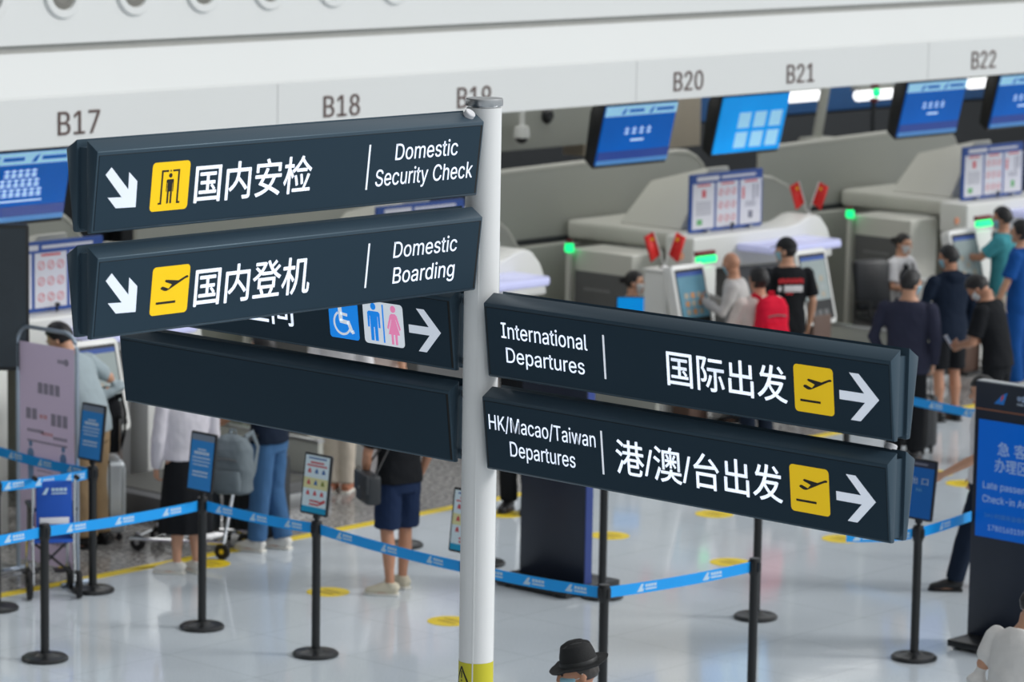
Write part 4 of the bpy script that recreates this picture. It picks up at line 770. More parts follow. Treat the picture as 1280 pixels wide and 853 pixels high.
def console(dx, where):
    """long white counter with a swept rounded end"""
    t = thing('check_in_counter', 'long white check-in counter with a rounded end '+where, 'counter', (27.43+dx, 22.55, 0), 0, 'check-in counters')
    M = Matrix(((1, 0, 0, 0), (0, 0, 1, 0), (0, 1, 0, 0), (0, 0, 0, 1)))
    b = MB(); prof = [(0, 1.30), (0, 1.64), (1.55, 1.64), (1.72, 1.66), (1.90, 1.72), (2.02, 1.73), (2.12, 1.70), (2.24, 1.58), (2.32, 1.42), (2.34, 1.26), (1.6, 1.26)]
    b.prism(prof, .38, M, bev=.03, seg=3); b.build('white_shell', WHITE, t)
    b = MB(); b.box((.55, .10, 1.0), (.05, .02, .02)); b.box((1.05, .20, .65), (.95, .34, 1.28), bev=.01); b.build('under_cabinet', GREYD, t)
    b = MB(); b.box((1.86, .16, .66), (.42, .42, 1.2), bev=.02); b.box((1.98, -.056, .80), (.14, .01, .34), mi=1); b.build('end_pedestal', [WHITE, BLACK], t)
    b = MB(); b.box((-.50, -.42, .72), (.36, .30, 1.44), bev=.02); b.build('lamp_pedestal', WHITE, t)
    b = MB(); b.box((-.50, -.578, 1.52), (.30, .05, .075), bev=.02); b.build('green_lamp', GREENL, t)
    b = MB(); b.box((-.50, -.56, 1.58), (.29, .05, .05), bev=.01); b.build('lamp_cap', REDL, t)
    b = MB(); b.lathe([(0, 0), (.045, 0), (.04, .012), (0, .014)], (-.20, -.002, 1.47), rot_to((0, -1, 0)), seg=16); b.build('round_badge', pm('badge_orange', (206, 140, 110), .5), t)
    b = MB(); b.tube([(.95, -.02, 1.44), (1.15, -.02, 1.45)], .014, seg=8); b.build('grab_rod', STEEL, t)
    # lavender shelf above the second kiosk
    b = MB(); prof = [(.70, .0), (.70, -.42), (.85, -.55), (1.75, -.55), (1.86, -.46), (1.86, 0)]
    b.prism(prof, .075, Matrix.Translation((0, 0, 1.455)), bev=.02, seg=3); b.build('lit_shelf', LAV, t)
    return t
def weigh_belt(dx, where):
    t = thing('weighing_belt', 'low grey baggage weighing belt '+where, 'conveyor', (28.2+dx, 21.2, 0), 0, 'baggage weighing belts')
    b = MB(); b.box((.95, .64, .10), (1.7, 1.28, .20), bev=.01); b.build('frame', GREYD, t)
    b = MB(); b.box((.95, .64, .203), (1.4, 1.2, .012)); b.build('belt', pm('belt_grey', (96, 96, 92), .6), t, smooth=False)
    b = MB(); b.box((.95, -.012, .06), (1.72, .03, .12), bev=.004); b.build('steel_kick_strip', STEEL, t)
    b = MB(); b.box((1.84, 1.3, .24), (.06, 2.3, .48), bev=.01); b.box((1.84, 1.3, .49), (.08, 2.32, .03), bev=.006, mi=1); b.build('side_wall', [GREYP, STEEL], t)
    return t
def poster_board(dx, where):
    t = thing('notice_board', 'blue framed notice board with three sheets standing on the counter '+where, 'notice board', (27.62+dx, 22.76, 1.65), 0, 'notice boards on the counters')
    W_, Hh = 1.18, .60
    M = frame_M((0, 0, .0), (1, 0, 0), (0, -1, 0))
    b = MB(); b.prism(rrect(0, W_, 0, Hh, .012), .03, M @ Matrix.Translation((0, 0, -.03)), bev=.004); b.build('frame', PAPBLU, t)
    
    for fx in (.25, .95): b = MB(); b.box((fx, .03, .012), (.05, .16, .024)); b.build('foot', STEEL, t, smooth=False)
    b = MB(); b.prism([(.10, Hh-.075), (.46, Hh-.075), (.46, Hh-.03), (.10, Hh-.03)], .002, M); b.prism([(.50, Hh-.065), (1.06, Hh-.065), (1.06, Hh-.038), (.50, Hh-.038)], .002, M)
    b.build('header_lettering', PAPER, t, smooth=False)
    for k in range(3):
        x0 = .035+k*.385; x1 = x0+.35
        sh = plate('sheet', [[(x0, .035), (x1, .035), (x1, Hh-.10), (x0, Hh-.10)]], M, PAPER, t, .003)
        b = MB(); R = lambda a, bb, c, d, mi: b.prism([(x0+a*.35, .035+c*.485), (x0+bb*.35, .035+c*.485), (x0+bb*.35, .035+d*.485), (x0+a*.35, .035+d*.485)], .001, M @ Matrix.Translation((0, 0, .003)), mi=mi)
        R(.2, .8, .90, .94, 0)
        if k == 1:
            for i in range(3):
                for j in range(3):
                    cx, cy = x0+(.2+.3*i)*.35, .035+(.18+.28*j)*.485
                    b.prism(arc_band(cx, cy, .030, .038, 0, 2*pi*.999, 14), .001, M @ Matrix.Translation((0, 0, .003)), mi=0)
                    b.prism(bar(cx-.022, cy-.022, cx+.022, cy+.022, .008), .001, M @ Matrix.Translation((0, 0, .003)), mi=0)
        elif k == 0:
            R(.42, .60, .66, .82, 0)
            for i in range(6): R(.15, .85, .30+i*.05, .315+i*.05, 1)
            R(.2, .45, .08, .2, 2)
        else:
            R(.1, .2, .55, .8, 0); R(.6, .66, .5, .85, 1); R(.78, .84, .55, .85, 1)
            for i in range(3): R(.25, .75, .38+i*.04, .395+i*.04, 1)
            R(.4, .6, .12, .28, 2 if dx > 0 else 1)
        tag(b.build('print', [PAPRED, PAPGRY, PAPGRN], sh, smooth=False), kind='stuff')
    b = MB(); b.tube([(.62, -.05, 0), (.62, -.05, .045)], .012, seg=8); b.ball((.62, -.06, .06), (.03, .025, .02), sub=1); b.build('small_camera', BLACK, t)
    return t
def kiosk(px, py, yv, label, rz=0, grp='self-service kiosks', tone=0):
    """white framed self-service screen leaning back on a brown foot"""
    p = aty(px, py, yv); t = thing('check_in_kiosk', label, 'kiosk', (p.x, yv, 0), rz, grp)
    # origin = centre bottom; p is the centre of the screen head's top edge
    top = p.z; hgt, wid, dep = .76, .51, .12
    lean = radians(-14)
    Mh = Matrix.Translation((0, .08, top-hgt)) @ Matrix.Rotation(lean, 4, 'X')
    b = MB(); b.prism(rrect(-wid/2, wid/2, 0, hgt+.02, .05, 6), dep, Mh @ Matrix(((1, 0, 0, 0), (0, 0, 1, -dep/2), (0, 1, 0, 0), (0, 0, 0, 1))), bev=.012); b.build('head', WHITE, t)
    Ms = Mh @ frame_M((0, -dep/2-.001, 0), (1, 0, 0), (0, -1, 0))
    plate('bezel', [rrect(-wid/2+.04, wid/2-.04, .05, hgt-.03, .01)], Ms, BLACK, t, .004)
    sc = plate('screen', [[(-wid/2+.055, .25), (wid/2-.055, .25), (wid/2-.055, hgt-.06), (-wid/2+.055, hgt-.06)]], Ms, [pm('kiosk_screen_grey', (148, 160, 160), .3, var=.1, emit=.12), pm('kiosk_screen_teal', (92, 140, 160), .3, var=.15, vscale=6, emit=.12)][tone], t, .006)
    b = MB(); Mz = Ms @ Matrix.Translation((0, 0, .006))
    for i in range(3):
        for j in range(3): b.prism([(-.13+i*.095, .28+j*.08), (-.07+i*.095, .28+j*.08), (-.07+i*.095, .335+j*.08), (-.13+i*.095, .335+j*.08)], .001, Mz, mi=(i+j) % 2)
    b.prism([(-wid/2+.055, hgt-.10), (wid/2-.055, hgt-.10), (wid/2-.055, hgt-.06), (-wid/2+.055, hgt-.06)], .001, Mz, mi=2)
    tag(b.build('screen_tiles', [pm('tile_a', (178, 168, 150), .4), pm('tile_b', (196, 140, 90), .4) if tone else pm('tile_c', (168, 176, 176), .4), PAPBLU], sc, smooth=False), kind='stuff')
    b = MB(); 
    for i in range(3): b.prism([(-.15+i*.10, .075), (-.075+i*.10, .075), (-.075+i*.10, .15), (-.15+i*.10, .15)], .006, Mz @ Matrix.Translation((0, 0, -.003)))
    b.build('card_readers', GREYD, t, smooth=False)
    b = MB(); b.box((0, .13, (top-hgt)/2+.06), (.30, .22, top-hgt+.10), bev=.015); b.build('column', BROWN, t)
    b = MB(); b.box((0, .11, .015), (.46, .40, .03), bev=.008); b.build('foot', BLACKM, t)
    return t
def flags(px, py, yv, label, k=2, base=None):
    p = aty(px, py, yv); bz_ = base.z if base else p.z-.36; sc_ = max(.6, (p.z-bz_)/.38); t = thing('desk_flags', label, 'flags', (p.x, yv, bz_), -TH, 'desk flags')
    FR = pm('flag_red', (226, 40, 36), .6); FY_ = pm('flag_star_yellow', (250, 200, 40), .6)
    b = MB(); b.lathe([(0, 0), (.05, 0), (.045, .02), (.015, .03), (0, .03)], seg=16); b.build('stand', CHROME, t)
    for s_ in ((-1, 1) if k == 2 else (1,)):
        a = s_*.32
        b = MB(); b.tube([(0, 0, .02), (.34*sin(a), 0, .02+.36*cos(a))], .006, seg=6); q = b.build('flag_pole', WHITE, t)
        b = MB(); n_ = 6
        base = Vector((.34*sin(a), 0, .02+.36*cos(a))); dn = Vector((-.30*sin(a), 0, -.30*cos(a))); out = Vector((s_*.10, -.03, -.05)) if k == 2 else Vector((-.13, -.05, -.16))
        rows = []
        for i in range(n_+1):
            f = i/n_; o_ = base+out*f+Vector((0, .016*sin(f*6), 0)); rows.append((b.bm.verts.new(o_), b.bm.verts.new(o_+dn*.78+Vector((0, 0, -.03*f)))))
        for r1, r2 in zip(rows, rows[1:]): b.bm.faces.new((r1[0], r1[1], r2[1], r2[0]))
        fo = b.build('flag', FR, t, fix=False); sm = fo.modifiers.new('thickness', 'SOLIDIFY'); sm.thickness = .003
        b = MB(); c = base+out*.35+dn*.2+Vector((0, -.006, 0))
        star = [(.026*(1 if i % 2 == 0 else .4)*sin(i*pi/5), .026*(1 if i % 2 == 0 else .4)*cos(i*pi/5)) for i in range(10)]
        b.prism(star, .004, Matrix.Translation(c) @ frame_M((0, 0, 0), (1, 0, 0), (0, -1, 0))); b.build('star', FY_, fo, smooth=False)
    return t
def monitor(xc, kind, label):
    Y = 21.78; t = thing('counter_monitor', label, 'monitor', (xc-.19, Y, 3.16), 0, 'monitors above the counters')
    lean = Matrix.Rotation(radians(15), 4, 'X')
    W_, Hh, D = 1.08, .62, .20
    b = MB(); b.prism([(0, 0), (-.02, -Hh-.02), (.10, -Hh+.03), (.16, -.12), (.13, 0)], W_, Matrix(((0, 0, 1, -W_/2), (1, 0, 0, 0), (0, 1, 0, 0), (0, 0, 0, 1))) if False else lean @ Matrix(((0, 0, 1, -W_/2), (1, 0, 0, 0), (0, 1, 0, 0), (0, 0, 0, 1))), bev=.008); b.build('casing', BLACK, t)
    b = MB(); b.box((0, .04, .055), (.30, .05, .14)); b.build('hanging_bracket', BLACKM, t, smooth=False)
    M = lean @ frame_M((0, -.001, 0), (1, 0, 0), (0, -1, .03)); 
    R = lambda n, u0, u1, v0, v1, m, th=.004, z=0., par=None: plate(n, [[(u0*W_/2, -v0*Hh), (u0*W_/2, -v1*Hh), (u1*W_/2, -v1*Hh), (u1*W_/2, -v0*Hh)]], M, m, par or t, th, z)
    if kind == 'tiles':
        s = R('screen', -.97, .97, .03, .97, SCRC, .016)
        for i in range(3):
            for j in range(2): R('pale_tile', -.42+i*.46, -.08+i*.46, .30+j*.33, .56+j*.33, SCRL, .004, .016, s)
        return t
    s = R('screen', -.97, .97, .03, .97, SCRB, .016)
    R('header_strip', -.97, .97, .03, .19, SCRL, .004, .016, s)
    R('footer_strip', -.97, .97, .76, .90, SCRN, .004, .016, s); R('ticker_strip', -.97, .97, .90, .97, pm('ticker_blue', (70, 130, 190), .3, emit=.3), .004, .016, s)
    b = MB(); q = lambda u0, u1, v0, v1: b.prism([(u0*W_/2, -v0*Hh), (u0*W_/2, -v1*Hh), (u1*W_/2, -v1*Hh), (u1*W_/2, -v0*Hh)], .002, M @ Matrix.Translation((0, 0, .0205)))
    b.prism([(-.55*W_/2, -.165*Hh), (-.46*W_/2, -.165*Hh), (-.40*W_/2, -.06*Hh), (-.48*W_/2, -.09*Hh)], .002, M @ Matrix.Translation((0, 0, .0205)))
    b.prism([(.20*W_/2, -.165*Hh), (.29*W_/2, -.165*Hh), (.35*W_/2, -.06*Hh), (.27*W_/2, -.09*Hh)], .002, M @ Matrix.Translation((0, 0, .0205)))
    q(-.34, .06, .09, .14); q(.40, .88, .09, .14)
    tag(b.build('header_print', SCRB, s, smooth=False), kind='stuff')
    b = MB(); q = lambda u0, u1, v0, v1: b.prism([(u0*W_/2, -v0*Hh), (u0*W_/2, -v1*Hh), (u1*W_/2, -v1*Hh), (u1*W_/2, -v0*Hh)], .002, M @ Matrix.Translation((0, 0, .0165)))
    if kind == 'rows':
        for r in range(3):
            for i in range(5+r):
                u = -.28-.13*r/2+i*.13; v = .27+r*.13
                q(u, u+.10, v, v+.018); q(u, u+.10, v+.05, v+.068); q(u+.04, u+.06, v-.01, v+.09); q(u, u+.10, v+.085, v+.10)
        q(-.5, .5, .68, .70)
    else:
        for i in range(4):
            u = -.36+i*.20; q(u, u+.12, .41, .425); q(u+.05, u+.075, .38, .50); q(u, u+.12, .47, .485)
        q(-.15, .20, .58, .61)
    tag(b.build('screen_print', SCRT, s, smooth=False), kind='stuff')
    return t

UDX = {-2: -9.06, -1: -4.55, 0: 0., 1: 4.78}   # the pitch of the counter pairs
for k in (-2, -1, 0, 1):
    for fn in (guard, hood, tunnel, console, weigh_belt, poster_board): fn(UDX[k], UN[k])
kiosk(880, 334, 21.5, 'white self-service kiosk left of the bald man, under B20', tone=1)
kiosk(1033, 315, 21.5, 'white self-service kiosk right of the man in the black cap, under B21')
kiosk(1223, 290, 21.5, 'white self-service kiosk beside the man in teal, under B22')
kiosk(138, 430, 21.7, 'white self-service kiosk in front of the man in the grey shirt')
def agent_desk(px, py, w_, label, dp=.30):
    p = aty(px, py, 21.85); t = thing('agent_desk', label, 'desk', (p.x, 21.85, 0), 0, 'agent desks')
    b = MB(); b.box((w_/2, dp/2, p.z/2), (w_, dp, p.z), bev=.02, seg=3); b.build('body', WHITE, t)
    b = MB(); b.box((w_/2, dp/2, p.z+.012), (w_+.03, dp+.03, .025), bev=.008); b.build('top', WHITE, t)
    return Vector((p.x+w_/2, 21.85+dp/2, p.z+.025))
d1 = agent_desk(834, 342, .22, 'pale agent desk left of the kiosk under B20')
d2 = agent_desk(1164, 354, .26, 'pale agent desk beside the seated agent with the black chair')
flags(831, 298, 22.0, 'pair of small red flags crossed on a stand left of the bald man', base=d1)
flags(1010, 272, 22.72, 'pair of small red flags crossed on a stand above the man in the black cap', base=Vector((0, 22.72, 1.70)))
flags(1190, 262, 22.0, 'single small red flag on a stand above the kiosk under B22', 1, base=d2)
for xc, kd, lb in ((18.22, 'rows', 'blue monitor with three rows of white characters under B17, left edge'), (25.86, 'one', 'blue monitor with one line of characters left of the B20 number'), (27.62, 'tiles', 'bright cyan monitor with six pale tiles between B20 and B21'), (30.68, 'one', 'blue monitor under the space between B21 and B22'), (32.36, 'one', 'blue monitor cut by the right edge under B22'), (21.15, 'one', 'blue monitor under B18, hidden by the upper left sign'), (22.85, 'one', 'blue monitor under B19, hidden behind the signpost')):
    monitor(xc, kd, lb)

# bulkheads and the hall behind, seen in the gap under the canopy
def wallbox(name, c, size, mat, label=None):
    b = MB(); b.box(c, size, bev=.01); o = b.build(name, mat); struct(o); return o
p0 = aty(628, 200, 24.95); p1 = aty(742, 200, 24.95)
wallbox('wall_left', ((p0.x-4+p1.x)/2, 25.1, 3.5), (p1.x-p0.x+4, .3, 2.3), GREYP)
p2 = aty(884, 190, 25.0); wallbox('wall_right', ((p1.x+p2.x)/2, 25.25, 3.5), (p2.x-p1.x, .3, 2.6), BEIGE)
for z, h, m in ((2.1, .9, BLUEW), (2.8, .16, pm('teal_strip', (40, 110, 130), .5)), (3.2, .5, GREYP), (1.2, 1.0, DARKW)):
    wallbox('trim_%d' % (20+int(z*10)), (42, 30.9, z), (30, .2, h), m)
b = MB()
for px, py in ((1006, 120), (1095, 118), (1233, 103)):
    p = aty(px, py, 29.0); t = thing('tube_lamp', {1006: 'bright tube lamp left of the grey strut under B21', 1095: 'bright tube lamp behind the small green signal under B21', 1233: 'bright tube lamp between the two right monitors'}[px], 'lamp', (p.x, 29.0, p.z), 0, 'tube lamps in the baggage hall')
    q = MB(); q.tube([(-.42, 0, 0), (.42, 0, 0)], .075, seg=12); q.build('tube', LAMPW, t)
    q = MB(); q.box((0, .02, .10), (.9, .16, .06), bev=.01); q.tube([(0, .02, .12), (0, .02, 5.54-p.z)], .012, seg=6); q.build('housing', GREYP, t)
b.bm.free()
# slanted strut with its foot
p = aty(1020, 170, 25.4); t = thing('roof_strut', 'grey slanted strut standing on a block under B21', 'strut', (p.x, 25.4, p.z-.12))
b = MB(); b.box((0, 0, .03), (.42, .22, .16), bev=.02); b.build('foot_block', GREYP, t)
b = MB(); b.tube([(.02, 0, .1), (.22, 0, .95)], .06, seg=10); b.build('strut', GREYP, t)
p = aty(1094, 116, 25.6); t = thing('signal_light', 'small green signal light on a dark pole right of the strut', 'signal light', (p.x, 25.6, p.z))
b = MB(); b.ball((0, -.02, 0), .055, sub=2); b.build('lens', GREENL, t)
b = MB(); b.box((0, .01, .09), (.08, .08, .06), bev=.01); b.box((0, .01, -.09), (.08, .08, .05), bev=.01); b.build('body', REDL, t)
b = MB(); b.tube([(0, .02, -.10), (0, .02, -p.z)], .03, seg=8); b.build('pole', DARKW, t)
# camera dome on the grey bulkhead
p = aty(652, 172, 24.80); t = thing('camera_dome', 'white camera dome hanging in front of the grey bulkhead right of the signpost', 'camera', (p.x, 24.80, p.z))
b = MB(); b.lathe([(0, .12), (.07, .12), (.085, .05), (.085, 0), (0, 0)], seg=20); b.build('housing', WHITE, t)
b = MB(); b.lathe([(.068, 0), (.06, -.035), (.03, -.06), (0, -.065)], seg=20); b.build('dome', BLACK, t)
b = MB(); b.tube([(0, 0, .1), (0, 0, .7)], .03, seg=10); b.tube([(0, 0, .66), (0, .16, .66)], .03, seg=10); b.build('hanger', WHITE, t)
p = aty(688, 145, 24.9); t = thing('loudspeaker', 'round black loudspeaker on the grey bulkhead', 'loudspeaker', (p.x, 24.94, p.z))
b = MB(); b.lathe([(0, .05), (.05, .045), (.085, .01), (.09, 0), (0, 0)], M=rot_to((0, -1, 0)), seg=20); b.build('grille', BLACK, t)
# ------------------------------------------------------------------ people
def remesh(b, name, mats, parent, vox, smooth_it=2, wrinkle=0., seed=0., dec=None):
    """join the overlapping pieces of a builder into ONE continuous surface"""
    bmesh.ops.recalc_face_normals(b.bm, faces=b.bm.faces)
    me = bpy.data.meshes.new('tmp'); b.bm.to_mesh(me); b.bm.free()
    o = bpy.data.objects.new('tmp', me); C.objects.link(o)
    m = o.modifiers.new('r', 'REMESH'); m.mode = 'VOXEL'; m.voxel_size = vox
    if smooth_it:
        s = o.modifiers.new('s', 'SMOOTH'); s.factor = .5; s.iterations = smooth_it
    if dec: d = o.modifiers.new('d', 'DECIMATE'); d.ratio = dec
    bpy.context.view_layer.update()
    out = bpy.data.meshes.new_from_object(o.evaluated_get(bpy.context.evaluated_depsgraph_get()))
    bpy.data.objects.remove(o); bpy.data.meshes.remove(me)
    if wrinkle:
        ns = [v.normal.copy() for v in out.vertices]
        for v, n in zip(out.vertices, ns):
            p = v.co*7 + Vector((seed, seed*.7, 0)); q = Vector((p.x*1.3+p.z*.6, p.y*1.3, p.z*.9))
            v.co += n*wrinkle*(noise.noise(q)+.5*noise.noise(q*2.1))
    out.name = name; out.materials.clear(); out.materials.append(mats); out.shade_smooth()
    r = bpy.data.objects.new(name, out); C.objects.link(r); r.parent = parent
    return r
SKIN = pm('skin', (206, 156, 128), .5, var=.06, vscale=20)
SKIN2 = pm('skin_tan', (190, 138, 110), .5, var=.06, vscale=20)
HAIRB = pm('hair_black', (24, 22, 24), .42, var=.3, vscale=60, bump=.3, bscale=90)
MASKB = pm('mask_blue', (150, 198, 216), .7, var=.03)
MASKW = pm('mask_white', (226, 228, 230), .7, var=.03)
EYEM = pm('eye_dark', (30, 24, 22), .3)
SOLE = pm('sole_white', (226, 224, 216), .6)
def cloth(n, c, bump=.25): return pm('cloth_'+n, c, .85, var=.10, vscale=14, bump=bump, bscale=16, spec=.2)
HEAD_R = (.074, .094, .112)
def head_fn(v, k=1.0):
    """direction on the unit sphere -> point of the head surface (x right, y forward, z up, centre between the ears)"""
    x, y, z = v.x*HEAD_R[0], v.y*HEAD_R[1], v.z*HEAD_R[2]
    if z < 0:
        f = min(1, -z/.11); x *= 1-.34*f; y = y*(1-.30*f)+.022*f
    if y < -.03 and z > -.03: y *= 1.03
    return Vector((x, y, z))*k
DEF = dict(sh_l=(-.185, -.01, 1.405), sh_r=(.185, -.01, 1.405), el_l=(-.235, -.035, 1.125), el_r=(.235, -.035, 1.125), wr_l=(-.235, .055, .885), wr_r=(.235, .055, .885),
           hip_l=(-.088, 0, .90), hip_r=(.088, 0, .90), kn_l=(-.098, .02, .49), kn_r=(.098, .02, .49), an_l=(-.10, -.02, .085), an_r=(.10, -.02, .085))
def person(label, pos, a, H=1.72, skin=None, shirt=None, sleeve='short', hem=.84, pants=None, plen='long', shoe=None, hair='short', hairm=None, mask=None, lean=0., head=(0., 0., 0.), curl=.6, twist=0., wide=1.08, seat=0., hips_up=0., extra=None, name='person', skirt=False, wr=.006, headscale=1.0, **jo):
    s = H/1.72; skin = skin or SKIN
    t = thing(name, label, 'person', (pos.x, pos.y, pos.z if seat else 0), frot(a))
    P = {k: Vector(v) for k, v in DEF.items()}
    if seat:
        for k in ('hip_l', 'hip_r'): P[k] = Vector((P[k].x, 0, .50))
        for k, sx in (('kn_l', -1), ('kn_r', 1)): P[k] = Vector((sx*.11, .42, .50))
        for k, sx in (('an_l', -1), ('an_r', 1)): P[k] = Vector((sx*.11, .40, .085))
    dz = -.40 if seat else 0.
    upper = ('sh_l', 'sh_r', 'el_l', 'el_r', 'wr_l', 'wr_r')
    for k in upper: P[k].z += dz
    for k, v in jo.items():
        if k in P: P[k] = Vector(v)
    P = {k: Vector((v.x*(wide if k[:2] in ('sh', 'el') else 1), v.y, v.z)) for k, v in P.items()}
    zp = .92+dz
    def bend(p):
        p = Vector(p)
        f = max(0., min(1., (p.z-zp)/.32)); an = -radians(lean)*f
        q = p-Vector((0, 0, zp)); q = Matrix.Rotation(an, 3, 'X') @ q; q = Matrix.Rotation(radians(twist)*f, 3, 'Z') @ q
        return q+Vector((0, 0, zp))
    for k in upper:
        if k not in jo or k[:2] == 'sh': P[k] = bend(P[k])
    def hand(b, wr_, el, side):
        d = (wr_-el).normalized(); inn = Vector((-side, .25, 0)); inn = (inn-d*inn.dot(d)).normalized(); fw_ = d.cross(inn)*(side)
        if fw_.y < 0 and abs(d.z) > .6: pass
        # palm: inn is the palm normal, fw_ the thumb side
        c0 = wr_
        def pt(u, v, w_): return c0+d*u+fw_*v+inn*w_
        M = Matrix((fw_, inn, d)).transposed()
        b.tube([pt(-.02, 0, 0), pt(.02, 0, 0), pt(.05, 0, .003), pt(.088, 0, .004)], [(.024, .019), (.032, .016), (.040, .0145), (.037, .012)], seg=12, up=inn)
        for i, (v0, ln, rr) in enumerate(((.030, .070, .0088), (.010, .078, .0090), (-.010, .073, .0086), (-.029, .058, .0078))):
            c = curl*(1+.12*i); pts = [pt(.075, v0, .002)]; ang = .1; q = pt(.086, v0*1.05, .002)
            pts.append(q)
            for sg in (.44, .32, .24):
                ang += c*.75; q = q+(d*cos(ang)+inn*sin(ang))*ln*sg; pts.append(q)
            b.tube(pts, [rr, rr, rr*.95, rr*.9, rr*.75], seg=8)
        q0 = pt(.022, .024, .006); q1 = q0+(d*.55+fw_*.62+inn*.3).normalized()*.036; q2 = q1+(d*.85+fw_*.2+inn*.45).normalized()*.028; q3 = q2+(d*.8+inn*.55).normalized()*.022
        b.tube([q0, q1, q2, q3], [.0135, .0115, .0098, .008], seg=8)
    # ---- body: one surface
    b = MB()
    def torso(bb, m=0., z0=.80, z1=1.56, belly=0.):
        sec = [(.80, .150, .105), (.88, .166, .116), (.96, .158, .110), (1.06, .142, .100+belly), (1.18, .150, .106+belly), (1.30, .170, .112), (1.37, .178, .104), (1.41, .160, .092), (1.44, .118, .078), (1.465, .080, .066), (1.50, .056, .058), (1.56, .054, .056)]
        sec = [q for q in sec if z0-.001 <= q[0] <= z1+.001]
        rows = []
        for z, rx, ry in sec:
            c = bend((0, 0 if z < 1.45 else .004, z+dz)); f = max(0., min(1., (z+dz-zp)/.32))
            R = Matrix.Rotation(radians(twist)*f, 3, 'Z') @ Matrix.Rotation(-radians(lean)*f, 3, 'X')
            rows.append([bb.bm.verts.new(c+R @ Vector(((rx*wide+m)*cos(2*pi*j/24), (ry+m)*sin(2*pi*j/24), 0))) for j in range(24)])
        for r1, r2 in zip(rows, rows[1:]):
            for j in range(24): bb.bm.faces.new((r1[j], r1[(j+1) % 24], r2[(j+1) % 24], r2[j]))
        bb.bm.faces.new(rows[0][::-1]); bb.bm.faces.new(rows[-1])
    torso(b)
    for sd, sgn in (('l', -1), ('r', 1)):
        S, E, W_ = P['sh_'+sd], P['el_'+sd], P['wr_'+sd]; Hh, K, A = P['hip_'+sd], P['kn_'+sd], P['an_'+sd]
        b.ball(S+Vector((0, 0, -.016)), .046, sub=2)
        b.tube([S+Vector((0, 0, -.02)), S.lerp(E, .35), S.lerp(E, .7), E, E.lerp(W_, .3), E.lerp(W_, .75), W_], [.050, .047, .041, .038, .040, .031, .025], seg=14)
        b.ball(E, .039, sub=1)
        hand(b, W_, E, sgn)
        b.ball(Hh, .085, sub=2)
        b.tube([Hh, Hh.lerp(K, .35), Hh.lerp(K, .75), K], [.086, .080, .062, .054], seg=16); b.ball(K, .054, sub=1)
        kd = (A-K); bk = Vector((0, -.012, 0))
        b.tube([K, K.lerp(A, .2)+bk*.6, K.lerp(A, .38)+bk, K.lerp(A, .7), A], [.053, .053, .055, .040, .034], seg=14)
        fy = jo.get('foot_'+sd, 0.); R = Matrix.Rotation(radians(fy), 3, 'Z')
        b.tube([A+R @ Vector((0, -.045, -.045)), A+R @ Vector((0, 0, -.045)), A+R @ Vector((0, .07, -.055)), A+R @ Vector((0, .15, -.066)), A+R @ Vector((0, .175, -.068))], [(.03, .035), (.036, .042), (.042, .030), (.042, .018), (.025, .010)], seg=12, up=(0, 0, 1))
    # head
    hp, hy, hr = head
    neck = bend((0, .004, 1.53+dz)); hrad = (-radians(lean)*.75)
    RH = Matrix.Rotation(radians(twist)+radians(-hy), 3, 'Z') @ Matrix.Rotation(hrad+radians(-hp), 3, 'X') @ Matrix.Rotation(radians(hr), 3, 'Y')
    hc = neck+RH @ Vector((0, .012, .085)); Mh = Matrix.Translation(hc) @ RH.to_4x4() @ Matrix.Scale(1.06, 4)
    hb = bmesh.new(); bmesh.ops.create_icosphere(hb, subdivisions=4, radius=1)
    for v in hb.verts: v.co = head_fn(v.co)
    b.merge(hb, Mh)
    for c, r in (((0, .098, -.018), (.013, .016, .022)), ((0, .106, -.030), (.016, .012, .010)), ((0, .092, -.062), (.024, .010, .007)), ((0, .089, -.073), (.020, .010, .007)), ((-.074, -.008, -.012), (.010, .020, .032)), ((.074, -.008, -.012), (.010, .020, .032)), ((-.03, .086, .018), (.022, .010, .007)), ((.03, .086, .018), (.022, .010, .007)), ((0, .075, -.098), (.022, .018, .014))):
        b.ball(Mh @ Vector(c), r, M=RH, sub=2)
    b.tube([bend((0, 0, 1.44+dz)), neck, hc+RH @ Vector((0, -.01, -.05))], [.058, .054, .052], seg=16)
    body = remesh(b, 'body', skin, t, .0066, 2)
    # eyes and brows
    for sx in (-1, 1):
        e = MB(); e.ball(Mh @ Vector((sx*.031, .0885, .002)), (.013, .006, .006), M=RH, sub=2); e.build('eye', EYEM, t)
        e = MB(); e.tube([Mh @ Vector((sx*.015, .094, .021)), Mh @ Vector((sx*.032, .093, .026)), Mh @ Vector((sx*.05, .080, .021))], [.003, .004, .0025], seg=6); e.build('eyebrow', HAIRB, t)
    # ---- hair / mask: shells grown from the head surface
    def shell(name, test, k, mat, vv=.0055, sm=2, inner=.90, nz=0.):
        q = bmesh.new(); bmesh.ops.create_icosphere(q, subdivisions=5, radius=1)
        for v in q.verts:
            p = head_fn(v.co); g = test(p); kk = inner+(k-inner)*max(0., min(1., g))
            if nz and g > .5: kk += nz*noise.noise(v.co*5)
            v.co = head_fn(v.co, kk)
        me = bpy.data.meshes.new(name); q.transform(Mh); q.to_mesh(me); q.free(); me.materials.append(mat); me.shade_smooth()
        o = bpy.data.objects.new(name, me); C.objects.link(o); o.parent = t; return o
    sst = lambda x, w_=.012: max(0., min(1., x/w_+.5))
    hm = hairm or HAIRB
